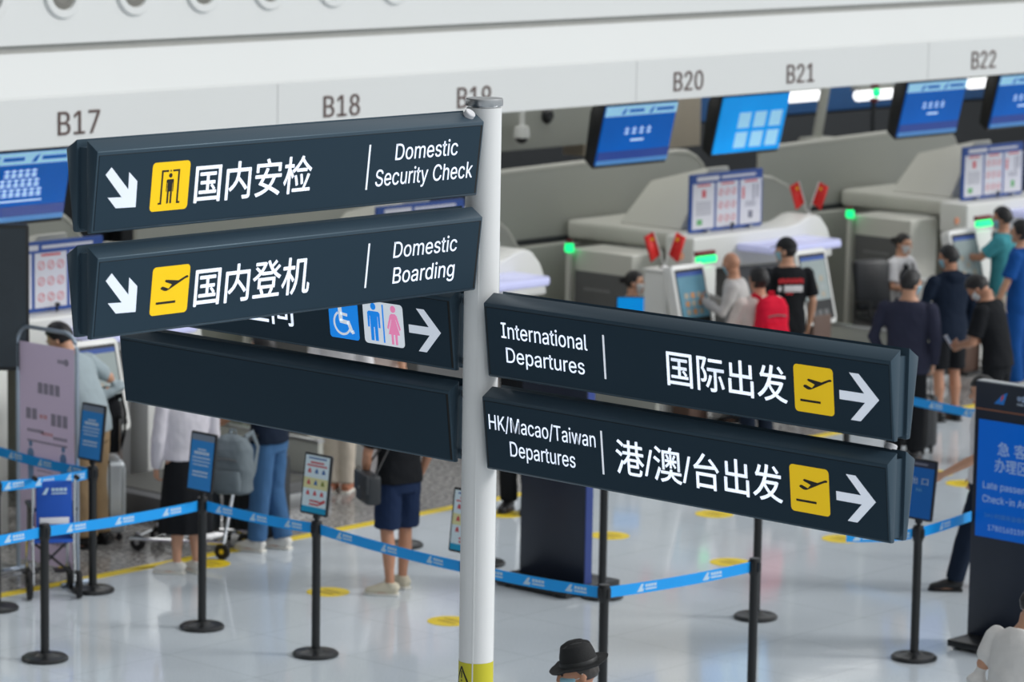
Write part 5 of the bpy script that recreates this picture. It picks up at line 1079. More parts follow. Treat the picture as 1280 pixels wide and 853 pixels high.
    if hair in ('short', 'bob', 'bun', 'long', 'crop'):
        low = {'short': -.045, 'crop': -.03, 'bob': -.10, 'bun': -.055, 'long': -.11}[hair]; kk = {'short': 1.13, 'crop': 1.06, 'bob': 1.17, 'bun': 1.07, 'long': 1.13}[hair]
        def test(p):
            line = .058 if p.y > .05 else (.058+(low-.058)*min(1, (.05-p.y)/.07) if p.y > -.02 else low)
            return sst(p.z-line)
        shell('hair', test, kk, hm, nz=.035)
        if hair == 'bun': e = MB(); e.ball(Mh @ Vector((0, -.115, .02)), (.042, .038, .04), sub=3); e.build('hair_bun', hm, t)
        if hair == 'long':
            e = MB(); e.tube([Mh @ Vector((0, -.06, .03)), Mh @ Vector((0, -.095, -.06)), Mh @ Vector((0, -.10, -.16)), Mh @ Vector((0, -.10, -.27)), Mh @ Vector((0, -.09, -.33))], [(.07, .05), (.085, .04), (.085, .032), (.07, .025), (.03, .012)], seg=16, up=(0, -1, .01)); remesh(e, 'long_hair', hm, t, .008, 2, .006)
    if hair == 'cap':
        shell('hair', lambda p: sst((.0 if p.y > .0 else -.055)*1-(-p.z) if False else p.z-(.03 if p.y > .02 else -.055)), 1.05, hm)
        cap = shell('cap', lambda p: sst(p.z-.030), 1.15, extra or BLACK)
        e = MB(); e.prism([(-.065, 0)] + [(.075*sin(x), .085*cos(x)) for x in [(-1.1+.22*i) for i in range(11)]] + [(.065, 0)], .006, Mh @ Matrix.Translation((0, .075, .036)) @ Matrix.Rotation(radians(-14), 4, 'X'), bev=.002); e.build('cap_brim', extra or BLACK, t)
    if mask:
        shell('face_mask', lambda p: min(sst(-.012-p.z), sst(p.y-.030), sst(p.z+.098)), 1.10, mask, inner=.92)
        for sx in (-1, 1):
            e = MB(); e.tube([Mh @ Vector((sx*.052, .062, -.030)), Mh @ Vector((sx*.074, .01, -.012)), Mh @ Vector((sx*.080, -.008, .012))], .0022, seg=6); e.build('mask_loop', MASKW, t)
    # ---- clothes
    if shirt:
        e = MB(); torso(e, .024, hem if hem > .80 else .80, 1.465)
        if hem < .84: pass
        for sd in 'lr':
            S, E, W_ = P['sh_'+sd], P['el_'+sd], P['wr_'+sd]
            e.ball(S+Vector((0, 0, -.012)), .066, sub=2)
            if sleeve == 'long': e.tube([S, S.lerp(E, .5), E, E.lerp(W_, .5), E.lerp(W_, .96)], [.066, .064, .060, .053, .043], seg=14); e.ball(E, .054, sub=1)
            elif sleeve == 'short': e.tube([S, S.lerp(E, .45), S.lerp(E, .82)], [.068, .070, .074], seg=14)
            else: pass
        if extra == 'hood':
            q = bend((0, -.085, 1.43+dz)); e.ball(q, (.12, .065, .075), sub=2); e.ball(bend((0, -.02, 1.47+dz)), (.10, .10, .035), sub=2)
        sh = remesh(e, 'vest_shirt' if sleeve == 'none' else 'top', shirt, t, .0105, 3, wr, seed=pos.x*3)
    if pants:
        e = MB(); sec = [(.80, .158, .118), (.88, .174, .126), (.96, .166, .120), (1.0, .158, .114)]
        e.rings([((0, 0, z+dz), rx*wide, ry) for z, rx, ry in sec], seg=24)
        for sd in 'lr':
            Hh, K, A = P['hip_'+sd], P['kn_'+sd], P['an_'+sd]
            e.ball(Hh, .094, sub=2)
            if plen == 'long': e.tube([Hh, Hh.lerp(K, .5), K, K.lerp(A, .5), K.lerp(A, .98)+Vector((0, -.004, 0))], [.104, .096, .086, .080, .078], seg=16); e.ball(K, .084, sub=1)
            elif plen == 'short': e.tube([Hh, Hh.lerp(K, .5), Hh.lerp(K, .92)], [.104, .106, .108], seg=16)
        remesh(e, 'trousers' if plen == 'long' else 'shorts', pants, t, .0105, 2, wr, seed=pos.y*3)
    if skirt:
        e = MB(); e.rings([((0, 0, .99), .155, .115), ((0, 0, .90), .182, .142), ((0, 0, .70), .20, .165), ((0, 0, .50), .215, .185), ((0, 0, .36), .225, .195)], seg=40)
        for v in e.bm.verts:
            f = (.99-v.co.z)/.63; an = atan2(v.co.y, v.co.x); k = 1+.05*f*sin(an*9); v.co.x *= k; v.co.y *= k
        e.build('skirt', skirt, t)
    if shoe:
        for sd in 'lr':
            A = P['an_'+sd]; fy = jo.get('foot_'+sd, 0.); R = Matrix.Rotation(radians(fy), 3, 'Z')
            e = MB(); g = Vector((A.x, A.y, A.z-.085)); up_ = (0, 0, 1)
            q = lambda x, y, z: g+R @ Vector((x, y, z))
            e.tube([q(0, -.068, .045), q(0, -.055, .052), q(0, 0, .058), q(0, .07, .052), q(0, .13, .040), q(0, .175, .034), q(0, .196, .028)], [(.030, .030), (.040, .046), (.043, .056), (.047, .046), (.049, .034), (.040, .026), (.016, .014)], seg=14, up=up_)
            e.tube([q(0, -.012, .06), q(0, -.016, .105)], [.046, .044], seg=14)
            so = remesh(e, 'shoe', shoe, t, .007, 2)
            e = MB(); e.prism([(R @ Vector((x, y, 0))).to_2d()+g.to_2d() for x, y in ((-.038, -.072), (.038, -.072), (.044, 0), (.050, .10), (.044, .165), (.02, .205), (-.02, .205), (-.044, .165), (-.050, .10), (-.044, 0))], .022, Matrix.Translation((0, 0, g.z)), bev=.005)
            e.build('sole', SOLE if shoe is not SHB else BLACK, so)
    for ch in t.children: pass
    t.scale = (s, s, s)
    t['_hc'] = 0; del t['_hc']
    return t, Mh, P, bend
SHB = pm('shoe_black', (22, 22, 24), .35); SHW = pm('shoe_white', (224, 222, 216), .6, var=.04); SHC = pm('shoe_cream', (214, 206, 184), .65, var=.05)
def stand(px, py, H): p = at(px, py, H); return Vector((p.x, p.y, 0))

BLKT = cloth('black', (24, 26, 30)); NAVY = cloth('navy', (22, 34, 52)); WHT = cloth('white', (226, 224, 226)); GRYS = cloth('pale_grey_blue', (166, 180, 186)); KHAKI = cloth('khaki', (176, 150, 116)); JEANS = cloth('denim', (66, 104, 146)); NSHO = cloth('navy_shorts', (28, 44, 74)); TEAL = cloth('teal', (70, 150, 160)); BLUES = cloth('royal_blue', (20, 78, 150)); SUIT = cloth('slate_jacket', (48, 50, 68)); BEIG = cloth('beige', (196, 186, 172)); PINKW = cloth('pale_pink', (222, 208, 202)); GRYT = cloth('grey_trousers', (120, 122, 128))

# --- foreground pair at the bottom edge
p = stand(730, 806, 1.72)
tt, Mh, P_, bd = person('person in a black hat and blue mask at the bottom edge', p, 262, 1.68, skin=SKIN2, shirt=BLKT, pants=NAVY, shoe=SHB, hair='crop', mask=MASKB, hairm=pm('hair_grey', (64, 60, 58), .5, var=.2, vscale=60), head=(6, 0, 0), el_r=(.24, .0, 1.13))
b = MB(); b.lathe([(0, .118), (.03, .120), (.058, .112), (.080, .098), (.092, .05), (.098, .0), (.104, -.004), (.125, -.010), (.150, -.006), (.156, .004), (.150, .004), (.124, -.001), (.095, .004), (.088, .004)], seg=40)
for v in b.bm.verts:
    v.co.x *= .84; v.co.y *= .97
    if v.co.z < .01 and abs(v.co.y) > .09: v.co.z -= .018*(v.co.y/.15)**2*(1 if v.co.y > 0 else -.6)
    if v.co.z > .09: v.co.z -= .028*math.exp(-(v.co.x/.022)**2)*(1 if abs(v.co.y) < .06 else .5)
hat = b.build('hat', pm('hat_black', (30, 31, 33), .75, var=.1, vscale=40, bump=.15, bscale=150), tt); hat.matrix_local = Mh @ Matrix.Translation((0, -.004, .045)) @ Matrix.Rotation(radians(-6), 4, 'X')
b = MB(); b.lathe([(.0985, .002), (.0975, .022), (.096, .024)], seg=40)
for v in b.bm.verts: v.co.x *= .85; v.co.y *= .98
b.build('hat_band', pm('hat_ribbon', (44, 46, 48), .5), hat)
b = MB(); b.tube([Mh @ Vector((-.07, -.02, -.13)), Mh @ Vector((0, -.075, -.105)), Mh @ Vector((.07, -.02, -.13)), Mh @ Vector((.06, .05, -.17))], [.024, .034, .03, .02], seg=10); b.build('blue_collar', cloth('collar_blue', (24, 96, 196)), tt)
p = stand(1268, 748, 1.60)
person('person in a white shirt with dark hair at the bottom right corner', p, 45, 1.66, shirt=cloth('white_shirt', (232, 230, 228)), sleeve='long', pants=NAVY, shoe=SHB, hair='short', lean=14, head=(16, 10, 0), wide=1.06)

# --- queue left
p = ground(232, 717)
person('person in a white blouse and long black skirt with white sneakers', p, -25, 1.62, shirt=cloth('blouse', (214, 210, 218), .15), sleeve='long', hem=.96, skirt=BLKT, shoe=SHW, hair='long', foot_l=55, foot_r=10, el_r=(.24, .05, 1.14), wr_r=(.20, .24, 1.02), kn_l=(-.07, .02, .49), an_l=(-.075, .0, .085), kn_r=(.07, .02, .49), an_r=(.09, -.02, .085))
p = ground(336, 688)
person('person in blue jeans pushing the luggage trolley', p, -62, 1.74, shirt=NAVY, pants=JEANS, shoe=SHW, hair='short', mask=None, lean=4, el_l=(-.25, .20, 1.10), wr_l=(-.13, .48, .95), el_r=(.22, -.02, 1.10), wr_r=(.22, .10, .90), an_l=(-.10, .05, .085), an_r=(.10, -.07, .085))
p = ground(497, 741)
person('person in navy shorts and cream sneakers carrying a dark shoulder bag', p, -35, 1.68, skin=SKIN2, shirt=BLKT, pants=NSHO, plen='short', wide=1.12, shoe=SHC, hair='short', foot_l=45, foot_r=8, el_l=(-.25, .02, 1.12), wr_l=(-.24, .10, .92), el_r=(.26, .0, 1.12), wr_r=(.26, .07, .92), an_l=(-.11, -.06, .085), kn_l=(-.105, .0, .49), an_r=(.115, .11, .085), kn_r=(.11, .07, .49))
p = ground(424, 616)
person('person in pale trousers behind the colourful notice', p, 10, 1.66, shirt=WHT, pants=BEIG, shoe=cloth('shoe_tan', (176, 120, 96)), hair='short', an_l=(-.07, 0, .085), an_r=(.06, .02, .085), kn_l=(-.07, .02, .49), kn_r=(.06, .02, .49))
p = ground(474, 604)
person('person in pale trousers further back left of the white signpost', p, 30, 1.64, shirt=PINKW, pants=WHT, shoe=SHW, hair='bob')
p = stand(114, 412, 1.76)
person('person in a grey-blue shirt seen from behind next to the poster stand', p, -68, 1.84, shirt=GRYS, sleeve='long', pants=KHAKI, shoe=SHB, hair='short', lean=20, head=(14, 0, 0), hem=.86, wide=1.12, el_r=(.36, -.02, 1.16), wr_r=(.20, .17, 1.03), el_l=(-.25, .06, 1.14), wr_l=(-.18, .26, 1.06), curl=.9)
p = ground(648, 640)
person('person with dark hair just above the upper right sign, behind the totem', p, 200, 1.70, shirt=BLKT, pants=BLKT, shoe=SHB, hair='short', mask=MASKB)

# --- at the counters
p = stand(926, 322, 1.62)
person('bald person in a pale shirt holding up a phone', p, -78, 1.66, skin=SKIN2, shirt=cloth('pale_shirt', (196, 192, 190)), sleeve='long', pants=GRYT, shoe=SHB, hair='none', mask=MASKB, lean=6, head=(14, 40, 0), el_l=(-.24, .14, 1.14), wr_l=(-.10, .36, 1.24), el_r=(.24, .14, 1.14), wr_r=(.06, .36, 1.26), curl=.9)
p = stand(950, 337, 1.66)
person('dark-haired person in a pale top wearing a red backpack', p, -28, 1.66, shirt=PINKW, sleeve='long', pants=NAVY, shoe=SHW, hair='bob', head=(0, -15, 0), el_l=(-.24, .10, 1.12), wr_l=(-.15, .32, 1.10), el_r=(.24, .05, 1.12), wr_r=(.16, .26, 1.08))
bp_p = p
p = stand(985, 300, 1.76)
capt, Mh, P_, bd = person('person in a black cap and black printed top', p, -15, 1.76, shirt=BLKT, sleeve='short', pants=GRYT, shoe=SHW, hair='cap', extra=pm('cap_black', (24, 25, 28), .8), mask=MASKB, head=(0, -50, 0), hem=.80, wide=1.1, wr_r=(.26, .06, .88))
R_ = pm('print_bright_red', (206, 40, 50), .7)
b = MB()
for i in range(9): b.box((-.115+i*.0285, -.125-.012*(1-abs(i-4)/4), 1.335+.006*(i % 2)), (.020, .008, .045), Matrix.Rotation(radians(-6), 3, 'X'))
b.box((-.02, -.139, 1.215), (.07, .006, .014)); tag(b.build('red_print', R_, capt, smooth=False), kind='stuff')
b = MB(); b.box((.02, -.136, 1.262), (.19, .010, .062), bev=.003); b.box((-.115, -.128, 1.262), (.03, .010, .05), bev=.003); tag(b.build('white_print', WHT, capt), kind='stuff')
# seated agents
VEST = cloth('vest_black', (26, 28, 36))
def agent(px, py, label, a, hd):
    p = stand(px, py, 1.36); p.z = .10
    t, Mh, P_, bd = person(label, p, a, 1.64, shirt=cloth('agent_white', (222, 222, 226)), sleeve='short', pants=BLKT, shoe=SHB, hair='bun', mask=MASKW, seat=1, head=hd, el_l=(-.27, .06, .74), wr_l=(-.16, .30, .72), el_r=(.27, .06, .74), wr_r=(.16, .30, .72))
    e = MB()
    rows = []
    for z, rx, ry in ((.50, .178, .130), (.60, .165, .122), (.70, .160, .122), (.80, .172, .130), (.90, .190, .136), (.98, .180, .128), (1.02, .115, .108)):
        row = []
        for j in range(28):
            an = -pi/2+.0+2*pi*j/28
            row.append(Vector((rx*cos(an), ry*sin(an), z)))
        rows.append(row)
    vs = [[e.bm.verts.new(q) for q in r] for r in rows]
    for i, (r1, r2) in enumerate(zip(vs, vs[1:])):
        for j in range(28):
            # V-neck: leave the front open above the chest
            if i >= 3 and abs(((j+.5)/28*2*pi)-pi) < .12+.16*(i-3): continue
            e.bm.faces.new((r1[j], r1[(j+1) % 28], r2[(j+1) % 28], r2[j]))
    o = e.build('vest', VEST, t, fix=False); sm = o.modifiers.new('thickness', 'SOLIDIFY'); sm.thickness = .008; sm.offset = 1
    return t, p
agent(791, 340, 'seated agent with white mask and dark vest, left of the kiosk under B20', 95, (0, 0, 0))
_, ap = agent(1127, 293, 'seated agent in white shirt and dark vest in front of a black chair', 125, (4, 0, 0))
# standing passengers at the right
p = stand(1137, 343, 1.74)
person('person in a slate blue jacket seen from behind', p, 18, 1.76, shirt=SUIT, sleeve='long', pants=BLKT, shoe=SHB, hair='short', mask=MASKB, head=(4, 38, 0), hem=.80, wide=1.14, el_l=(-.27, -.02, 1.12), wr_l=(-.24, .10, .90))
p = ground(1182, 526)
person('person in a dark blue hoodie and black shorts', p, -30, 1.73, skin=SKIN2, shirt=NAVY, sleeve='long', pants=BLKT, plen='short', shoe=SHB, hair='short', mask=MASKB, extra='hood', head=(8, -30, 0), hem=.80, wide=1.12, el_l=(-.26, .05, 1.12), wr_l=(-.20, .28, 1.12))
p = stand(1250, 364, 1.60)
person('person in a black top looking down at a phone', p, -62, 1.78, skin=SKIN2, shirt=BLKT, pants=BLKT, shoe=SHB, hair='short', mask=MASKW, lean=12, head=(42, 0, 0), wide=1.08, el_l=(-.24, .14, 1.10), wr_l=(-.08, .34, 1.04), el_r=(.24, .14, 1.10), wr_r=(.06, .36, 1.02), curl=.9)
p = stand(1256, 262, 1.75)
person('person in a teal shirt with a blue mask reaching to the left', p, -70, 1.76, skin=SKIN2, shirt=TEAL, pants=BEIG, shoe=SHB, hair='short', mask=MASKB, head=(4, 0, 0), hem=.80, el_l=(-.22, .18, 1.22), wr_l=(-.12, .46, 1.20), el_r=(.22, .16, 1.20), wr_r=(.10, .44, 1.18))
p = stand(1279, 278, 1.76)
person('person in royal blue at the right edge under B22', p, -62, 1.76, shirt=BLUES, pants=BLUES, shoe=SHW, hair='bob', hem=.80, el_l=(-.24, .06, 1.12), wr_l=(-.22, .16, .92))
# behind the late passenger totem
p = ground(1226, 737)
person('person in dark trousers partly hidden by the late passenger totem', p, -85, 1.66, shirt=WHT, pants=NAVY, shoe=SHB, hair='short', head=(14, 0, 0), el_l=(-.24, .08, 1.12), wr_l=(-.19, .34, .96), an_l=(-.10, .22, .085), kn_l=(-.10, .12, .49), an_r=(.10, -.20, .085), kn_r=(.10, -.06, .48), wide=1.1)
# ------------------------------------------------------------------ display, poster stand, wheelchair, luggage
# poster stand: silver tube frame with a pale lavender sheet, faces the arriving side (-X)
pA = ground(97, 731); LW = .70
t = thing('poster_stand', 'tall poster stand with a pale sheet and silver tube frame behind the wheelchair', 'poster stand', (pA.x, pA.y, 0))
TB = pm('tube_silver', (176, 190, 206), .3, .6)
b = MB(); HT = 1.93
pts = [(0, .0, .02), (0, 0, HT-.14)] + [(0, .14-.14*cos(a), HT-.14+.14*sin(a)) for a in [i*pi/12 for i in range(1, 7)]] + [(0, LW-.14+.14*sin(a), HT-.14+.14*cos(a)) for a in [i*pi/12 for i in range(0, 7)]] + [(0, LW, .02)]
b.tube(pts, .016, seg=10); b.build('tube_frame', TB, t)
for y in (.0, LW):
    b = MB(); b.tube([(-.16, y, .018), (.16, y, .018)], .018, seg=8); b.build('foot', TB, t)
# thin banner cloth: daylight from behind shines through it
_bm = pm('sheet_lavender', (222, 214, 228), .55, var=.03, vscale=1); _t = _bm.node_tree; _tr = _t.nodes.new('ShaderNodeBsdfTranslucent'); _tr.inputs[0].default_value = lin((226, 216, 232))+(1,)
_mx = _t.nodes.new('ShaderNodeMixShader'); _mx.inputs[0].default_value = .55; _o = [n for n in _t.nodes if n.type == 'OUTPUT_MATERIAL'][0]
_t.links.new(_t.nodes['Principled BSDF'].outputs[0], _mx.inputs[1]); _t.links.new(_tr.outputs[0], _mx.inputs[2]); _t.links.new(_mx.outputs[0], _o.inputs[0])
M = frame_M((-.002, LW-.03, 0), (0, -1, 0), (-1, 0, 0)); SWd = LW-.06
sh = plate('sheet', [[(0, .10), (SWd, .10), (SWd, HT-.12), (0, HT-.12)]], M, pm('sheet_lavender', (198, 192, 206), .55, var=.03, vscale=1), t, .004, -.002)
b = MB(); PR = [pm('poster_grey', (160, 154, 172), .6), pm('poster_pink', (222, 166, 174), .6), pm('poster_blue', (124, 156, 194), .6)]
Mz = M @ Matrix.Translation((0, 0, .0025))
def blk(u0, u1, v, h, mi, n):
    for i in range(n): x = u0+(u1-u0)*i/n; b.prism([(x*SWd, v-h/2), ((x+(u1-u0)/n*.78)*SWd, v-h/2), ((x+(u1-u0)/n*.78)*SWd, v+h/2), (x*SWd, v+h/2)], .001, Mz, mi=mi)
blk(.70, .82, 1.70, .03, 0, 3); b.prism([(q[0]*SWd+.0, q[1]) for q in [(.86+.045*cos(a), 1.70+.028*sin(a)) for a in [i*pi/8 for i in range(16)]]], .001, Mz, mi=0)
blk(.34, .76, 1.47, .085, 0, 4); blk(.12, .34, 1.26, .085, 0, 2); blk(.37, .52, 1.25, .03, 1, 2); blk(.58, .90, 1.24, .095, 0, 3)
blk(.14, .45, 1.13, .025, 0, 6); blk(.40, .62, 1.12, .025, 1, 4); blk(.62, .88, 1.10, .025, 0, 6); blk(.14, .88, 1.05, .018, 0, 14)
for u in (.20, .80):
    b.prism([(u*SWd+x, .70+y) for x, y in ((-.028, 0), (.028, 0), (.034, .16), (.038, .26), (.020, .29), (-.020, .29), (-.038, .26), (-.034, .16))], .001, Mz, mi=2); b.prism([(u*SWd+.022*cos(i*pi/7), 1.025+.026*sin(i*pi/7)) for i in range(14)], .001, Mz, mi=2)
blk(.40, .60, .92, .018, 0, 3)
for i in range(4): blk(.32, .68, .87-i*.045, .008, 0, 1)
blk(.30, .70, .66, .022, 1, 8); blk(.14, .30, .43, .10, 1, 2); blk(.34, .62, .42, .10, 0, 3); blk(.66, .90, .41, .08, 0, 4); blk(.14, .88, .28, .03, 0, 10)
tag(b.build('poster_print', PR, sh, smooth=False), kind='stuff')

# tall dark display at the left edge
c = aty(24, 366, 21.0); zb_, zt_ = aty(32, 457, 21.0).z, aty(32, 276, 21.0).z
t = thing('display_screen', 'tall dark display on a pole, cut by the left edge of the photo', 'display', (c.x-.33, 21.0, 0), 0)
R = Matrix.Rotation(frot(180)+pi, 4, 'Z'); Hd = zt_-zb_; R = Matrix.Rotation(-TH+.12, 4, 'Z')
M = Matrix.Translation((0, 0, zb_)) @ R @ Matrix(((1, 0, 0, -.33), (0, 0, -1, 0), (0, 1, 0, 0), (0, 0, 0, 1)))
b = MB(); b.prism(rrect(-.06, .66, 0, Hd, .025), .07, M @ Matrix.Translation((0, 0, -.07)), bev=.006); b.build('casing', BLACK, t)
plate('glass', [rrect(-.035, .635, .03, Hd-.03, .01)], M, GLASSD, t, .002)
b = MB(); b.tube([(0, 0.03, 0), (0, .03, zb_+.3)], .035, seg=14); b.build('pole', STEEL, t)
b = MB(); b.lathe([(0, 0), (.24, 0), (.24, .015), (.06, .03), (0, .03)], (0, .03, 0), seg=32); b.build('foot_plate', STEEL, t)

# wheelchair, its blue back towards the camera
pw = (ground(39, 750)+ground(97, 748))/2
t = thing('wheelchair', 'folded-back wheelchair with a blue printed backrest behind the front left barrier post', 'wheelchair', (pw.x, pw.y, 0), frot(-14))
WB = pm('wheelchair_blue', (16, 84, 190), .6, var=.08); FRM = CHROME
hw = .185
def wheel(x, y, r):
    w_ = MB(); Rm = rot_to((1, 0, 0))
    w_.lathe([(r-.028, -.016), (r-.006, -.018), (r, -.008), (r, .008), (r-.006, .018), (r-.028, .016), (r-.028, -.016)], (x, y, r), Rm, seg=28); o = w_.build('wheel', RUBBER, t)
    w_ = MB(); w_.lathe([(0, .02), (.022, .02), (.022, -.02), (0, -.02)], (x, y, r), Rm, seg=14)
    for k in range(5): a = k*2*pi/5; w_.tube([(x, y, r), (x, y+(r-.02)*cos(a), r+(r-.02)*sin(a))], .007, seg=6)
    w_.build('spokes', BLACKM, o)
for x in (-hw, hw): wheel(x, 0, .105); wheel(x*.85, .34, .085)
for x in (-hw+.03, hw-.03):
    b = MB(); b.tube([(x, .02, .11), (x, .03, .25), (x, .06, .40), (x, .03, .58), (x, .0, .88), (x, -.02, .93), (x, -.14, .945)], .012, seg=8); b.build('back_frame', FRM, t)
    b = MB(); b.tube([(x, -.06, .94), (x, -.17, .95)], .018, seg=10); b.build('push_handle', RUBBER, t)
    b = MB(); b.tube([(x, .04, .42), (x, .42, .42), (x, .46, .30), (x, .52, .12)], .012, seg=8); b.tube([(x, .02, .20), (x, .33, .20), (x, .36, .10)], .010, seg=8); b.tube([(x, .03, .66), (x, .36, .66), (x, .36, .42)], .011, seg=8); b.build('side_frame', FRM, t)
    b = MB(); b.box((x, .20, .675), (.05, .34, .035), bev=.012); b.build('armrest', BLACK, t)
    b = MB(); b.box((x*1.02, .20, .54), (.012, .30, .20), bev=.004); b.build('side_pad', BLACK, t)
    b = MB(); b.box((x*.8, .55, .10), (.13, .14, .014), bev=.004); b.box((x*.8, .60, .109), (.05, .03, .006), mi=1); b.build('footplate', [BLACK, YELLOW], t)
b = MB(); b.tube([(-hw+.03, .10, .16), (hw-.03, .28, .40)], .010, seg=8); b.tube([(hw-.03, .10, .16), (-hw+.03, .28, .40)], .010, seg=8); b.build('cross_brace', BLACKM, t)
b = MB(); b.box((0, .005, .72), (.27, .025, .36), bev=.010); br_ = b.build('backrest', WB, t)
b = MB(); b.box((0, -.014, .60), (.22, .006, .05), bev=.002); b.build('white_label', PAPER, br_)
b = MB(); Mq = frame_M((0, -.010, .82), (1, 0, 0), (0, -1, 0))
b.prism([(-.09, -.02), (-.06, -.02), (-.04, .03), (-.06, .03)], .003, Mq)
for k in range(4): b.prism([(-.02+k*.03, .004), (.004+k*.03, .004), (.004+k*.03, .028), (-.02+k*.03, .028)], .003, Mq)
b.prism([(-.02, -.018), (.094, -.018), (.094, -.008), (-.02, -.008)], .003, Mq); b.build('printed_mark', BELTP, br_, smooth=False)
b = MB(); b.box((0, .22, .43), (.30, .36, .03), bev=.012); b.build('seat', WB, t)

# suitcases
def suitcase(loc, rz, w_, d_, h_, mat, label, ribs=True, handle=.0):
    t = thing('suitcase', label, 'suitcase', (loc.x, loc.y, loc.z), rz)
    b = MB(); b.box((0, 0, .06+h_/2), (w_, d_, h_), bev=.05, seg=4)
    if ribs:
        n_ = 7
        for i in range(n_):
            x = -w_/2+.06+(w_-.12)*i/(n_-1)
            for sy in (-1, 1): b.box((x, sy*(d_/2), .06+h_/2), (.022, .012, h_-.13), bev=.004)
    b.build('shell', mat, t)
    b = MB(); b.box((0, 0, .06+h_/2), (w_+.006, .012, h_+.006), bev=.004); b.build('zip_line', BLACK, t)
    for sx in (-1, 1):
        for sy in (-1, 1):
            b = MB(); b.lathe([(0, -.012), (.022, -.012), (.026, -.006), (.026, .006), (.022, .012), (0, .012)], (sx*(w_/2-.05), sy*(d_/2-.05), .027), rot_to((1, .3, 0)), seg=14); b.box((sx*(w_/2-.05), sy*(d_/2-.05), .055), (.03, .03, .03), bev=.005); b.build('wheel', RUBBER, t)
    b = MB(); b.tube([(-.07, 0, h_+.06), (-.06, 0, h_+.085), (.06, 0, h_+.085), (.07, 0, h_+.06)], .010, seg=8); b.build('carry_handle', BLACK, t)
    if handle:
        b = MB()
        for x in (-.09, .09): b.tube([(x, d_/2-.03, h_+.02), (x, d_/2-.03, h_+.06+handle)], .008, seg=8)
        b.tube([(-.10, d_/2-.03, h_+.06+handle), (.10, d_/2-.03, h_+.06+handle)], .015, seg=10, mi=1); b.build('pull_handle', [STEEL, BLACK], t)
    return t
SILV = pm('suitcase_silver', (206, 212, 216), .32, .55, var=.06); CHAR = pm('suitcase_charcoal', (40, 44, 48), .5, var=.1)
ps = ground(132, 671)
suitcase(ps, frot(75), .44, .27, .60, SILV, 'silver ribbed suitcase under the black backpack', True, .34)
def backpack(loc, rz, mat, label, w_=.30, d_=.17, h_=.45, straps=True, cat='backpack', name='backpack', tilt=0.):
    t = thing(name, label, cat, (loc.x, loc.y, loc.z), rz); t.rotation_euler = (tilt, 0, rz)
    b = MB(); b.rings([((0, 0, .0), w_*.42, d_*.42), ((0, 0, .02), w_*.50, d_*.52), ((0, 0, h_*.45), w_*.50, d_*.56), ((0, 0, h_*.78), w_*.47, d_*.50), ((0, 0, h_*.93), w_*.36, d_*.38), ((0, 0, h_), w_*.15, d_*.16)], seg=32, sq=3.2)
    o = remesh(b, 'bag_body', mat, t, .009, 3, .008, loc.x)
    b = MB(); b.rings([((0, -d_*.52, h_*.08), w_*.38, d_*.16), ((0, -d_*.58, h_*.25), w_*.40, d_*.20), ((0, -d_*.55, h_*.42), w_*.36, d_*.14)], seg=24, sq=3); b.build('front_pocket', mat, t)
    b = MB(); b.tube([(-w_*.3, -d_*.57, h_*.60), (0, -d_*.60, h_*.63), (w_*.3, -d_*.57, h_*.60)], .006, seg=6); b.build('zip', GREYD, t)
    b = MB(); b.tube([(-.03, d_*.1, h_*.97), (-.025, d_*.1, h_+.035), (.025, d_*.1, h_+.035), (.03, d_*.1, h_*.97)], .009, seg=8); b.build('top_loop', mat, t)
    if straps:
        for sx in (-1, 1):
            b = MB(); b.tube([(sx*.07, d_*.45, h_*.92), (sx*.09, d_*.45+.10, h_*.98), (sx*.11, d_*.45+.16, h_*.72), (sx*.12, d_*.45+.08, h_*.35), (sx*.11, d_*.45, h_*.10)], [(.026, .008)]*5, seg=8, up=(1, 0, 0)); b.build('shoulder_strap', mat, t)
    return t
backpack(Vector((ps.x, ps.y, .70)), frot(160), cloth('bag_black', (24, 26, 30)), 'black backpack standing on the silver suitcase', .27, .17, .50)
# luggage trolley with a grey backpack and a dark suitcase next to it
pt_ = ground(246, 700)
t = thing('luggage_trolley', 'silver luggage trolley behind the post in front of the woman in the black skirt', 'luggage trolley', (pt_.x+.20, pt_.y+.32, 0), frot(-70))
b = MB()
for x in (-.24, .24): b.tube([(x, -.42, .14), (x, .40, .10)], .016, seg=8); b.tube([(x, -.42, .14), (x, -.50, .55), (x, -.56, .95)], .016, seg=8)
for y in (-.3, -.05, .2, .38): b.tube([(-.24, y, .13-.03*(y+.4)), (.24, y, .13-.03*(y+.4))], .010, seg=6)
for z in (.35, .6): b.tube([(-.24, -.46-.1*(z-.3), z), (.24, -.46-.1*(z-.3), z)], .010, seg=6)
b.build('frame', CHROME, t)
b = MB(); b.tube([(-.25, -.565, .96), (.25, -.565, .96)], .022, seg=10); b.build('handle_bar', BLACK, t)
for x, y in ((-.22, -.40), (.22, -.40), (-.18, .36), (.18, .36)):
    b = MB(); b.lathe([(0, -.016), (.055, -.016), (.065, -.008), (.065, .008), (.055, .016), (0, .016)], (x, y, .065), rot_to((1, 0, 0)), seg=18); wh = b.build('wheel', RUBBER, t)
    b = MB(); b.lathe([(0, -.018), (.02, -.018), (.02, .018), (0, .018)], (x, y, .065), rot_to((1, 0, 0)), seg=10); b.build('hub', YELLOW if y < 0 else STEEL, wh)
    b = MB(); b.box((x, y, .12), (.02, .04, .06), bev=.004); b.build('fork', STEEL, t)
backpack(at(289, 616, .60), frot(20), cloth('bag_grey', (112, 122, 128)), 'grey backpack on the luggage trolley beside the woman in the black skirt', .34, .22, .46)
backpack(Vector((pt_.x+.28, pt_.y+.30, .15)), frot(20), CHAR, 'dark bag lying under the grey backpack on the trolley', .36, .24, .46, False, 'bag', 'travel_bag')
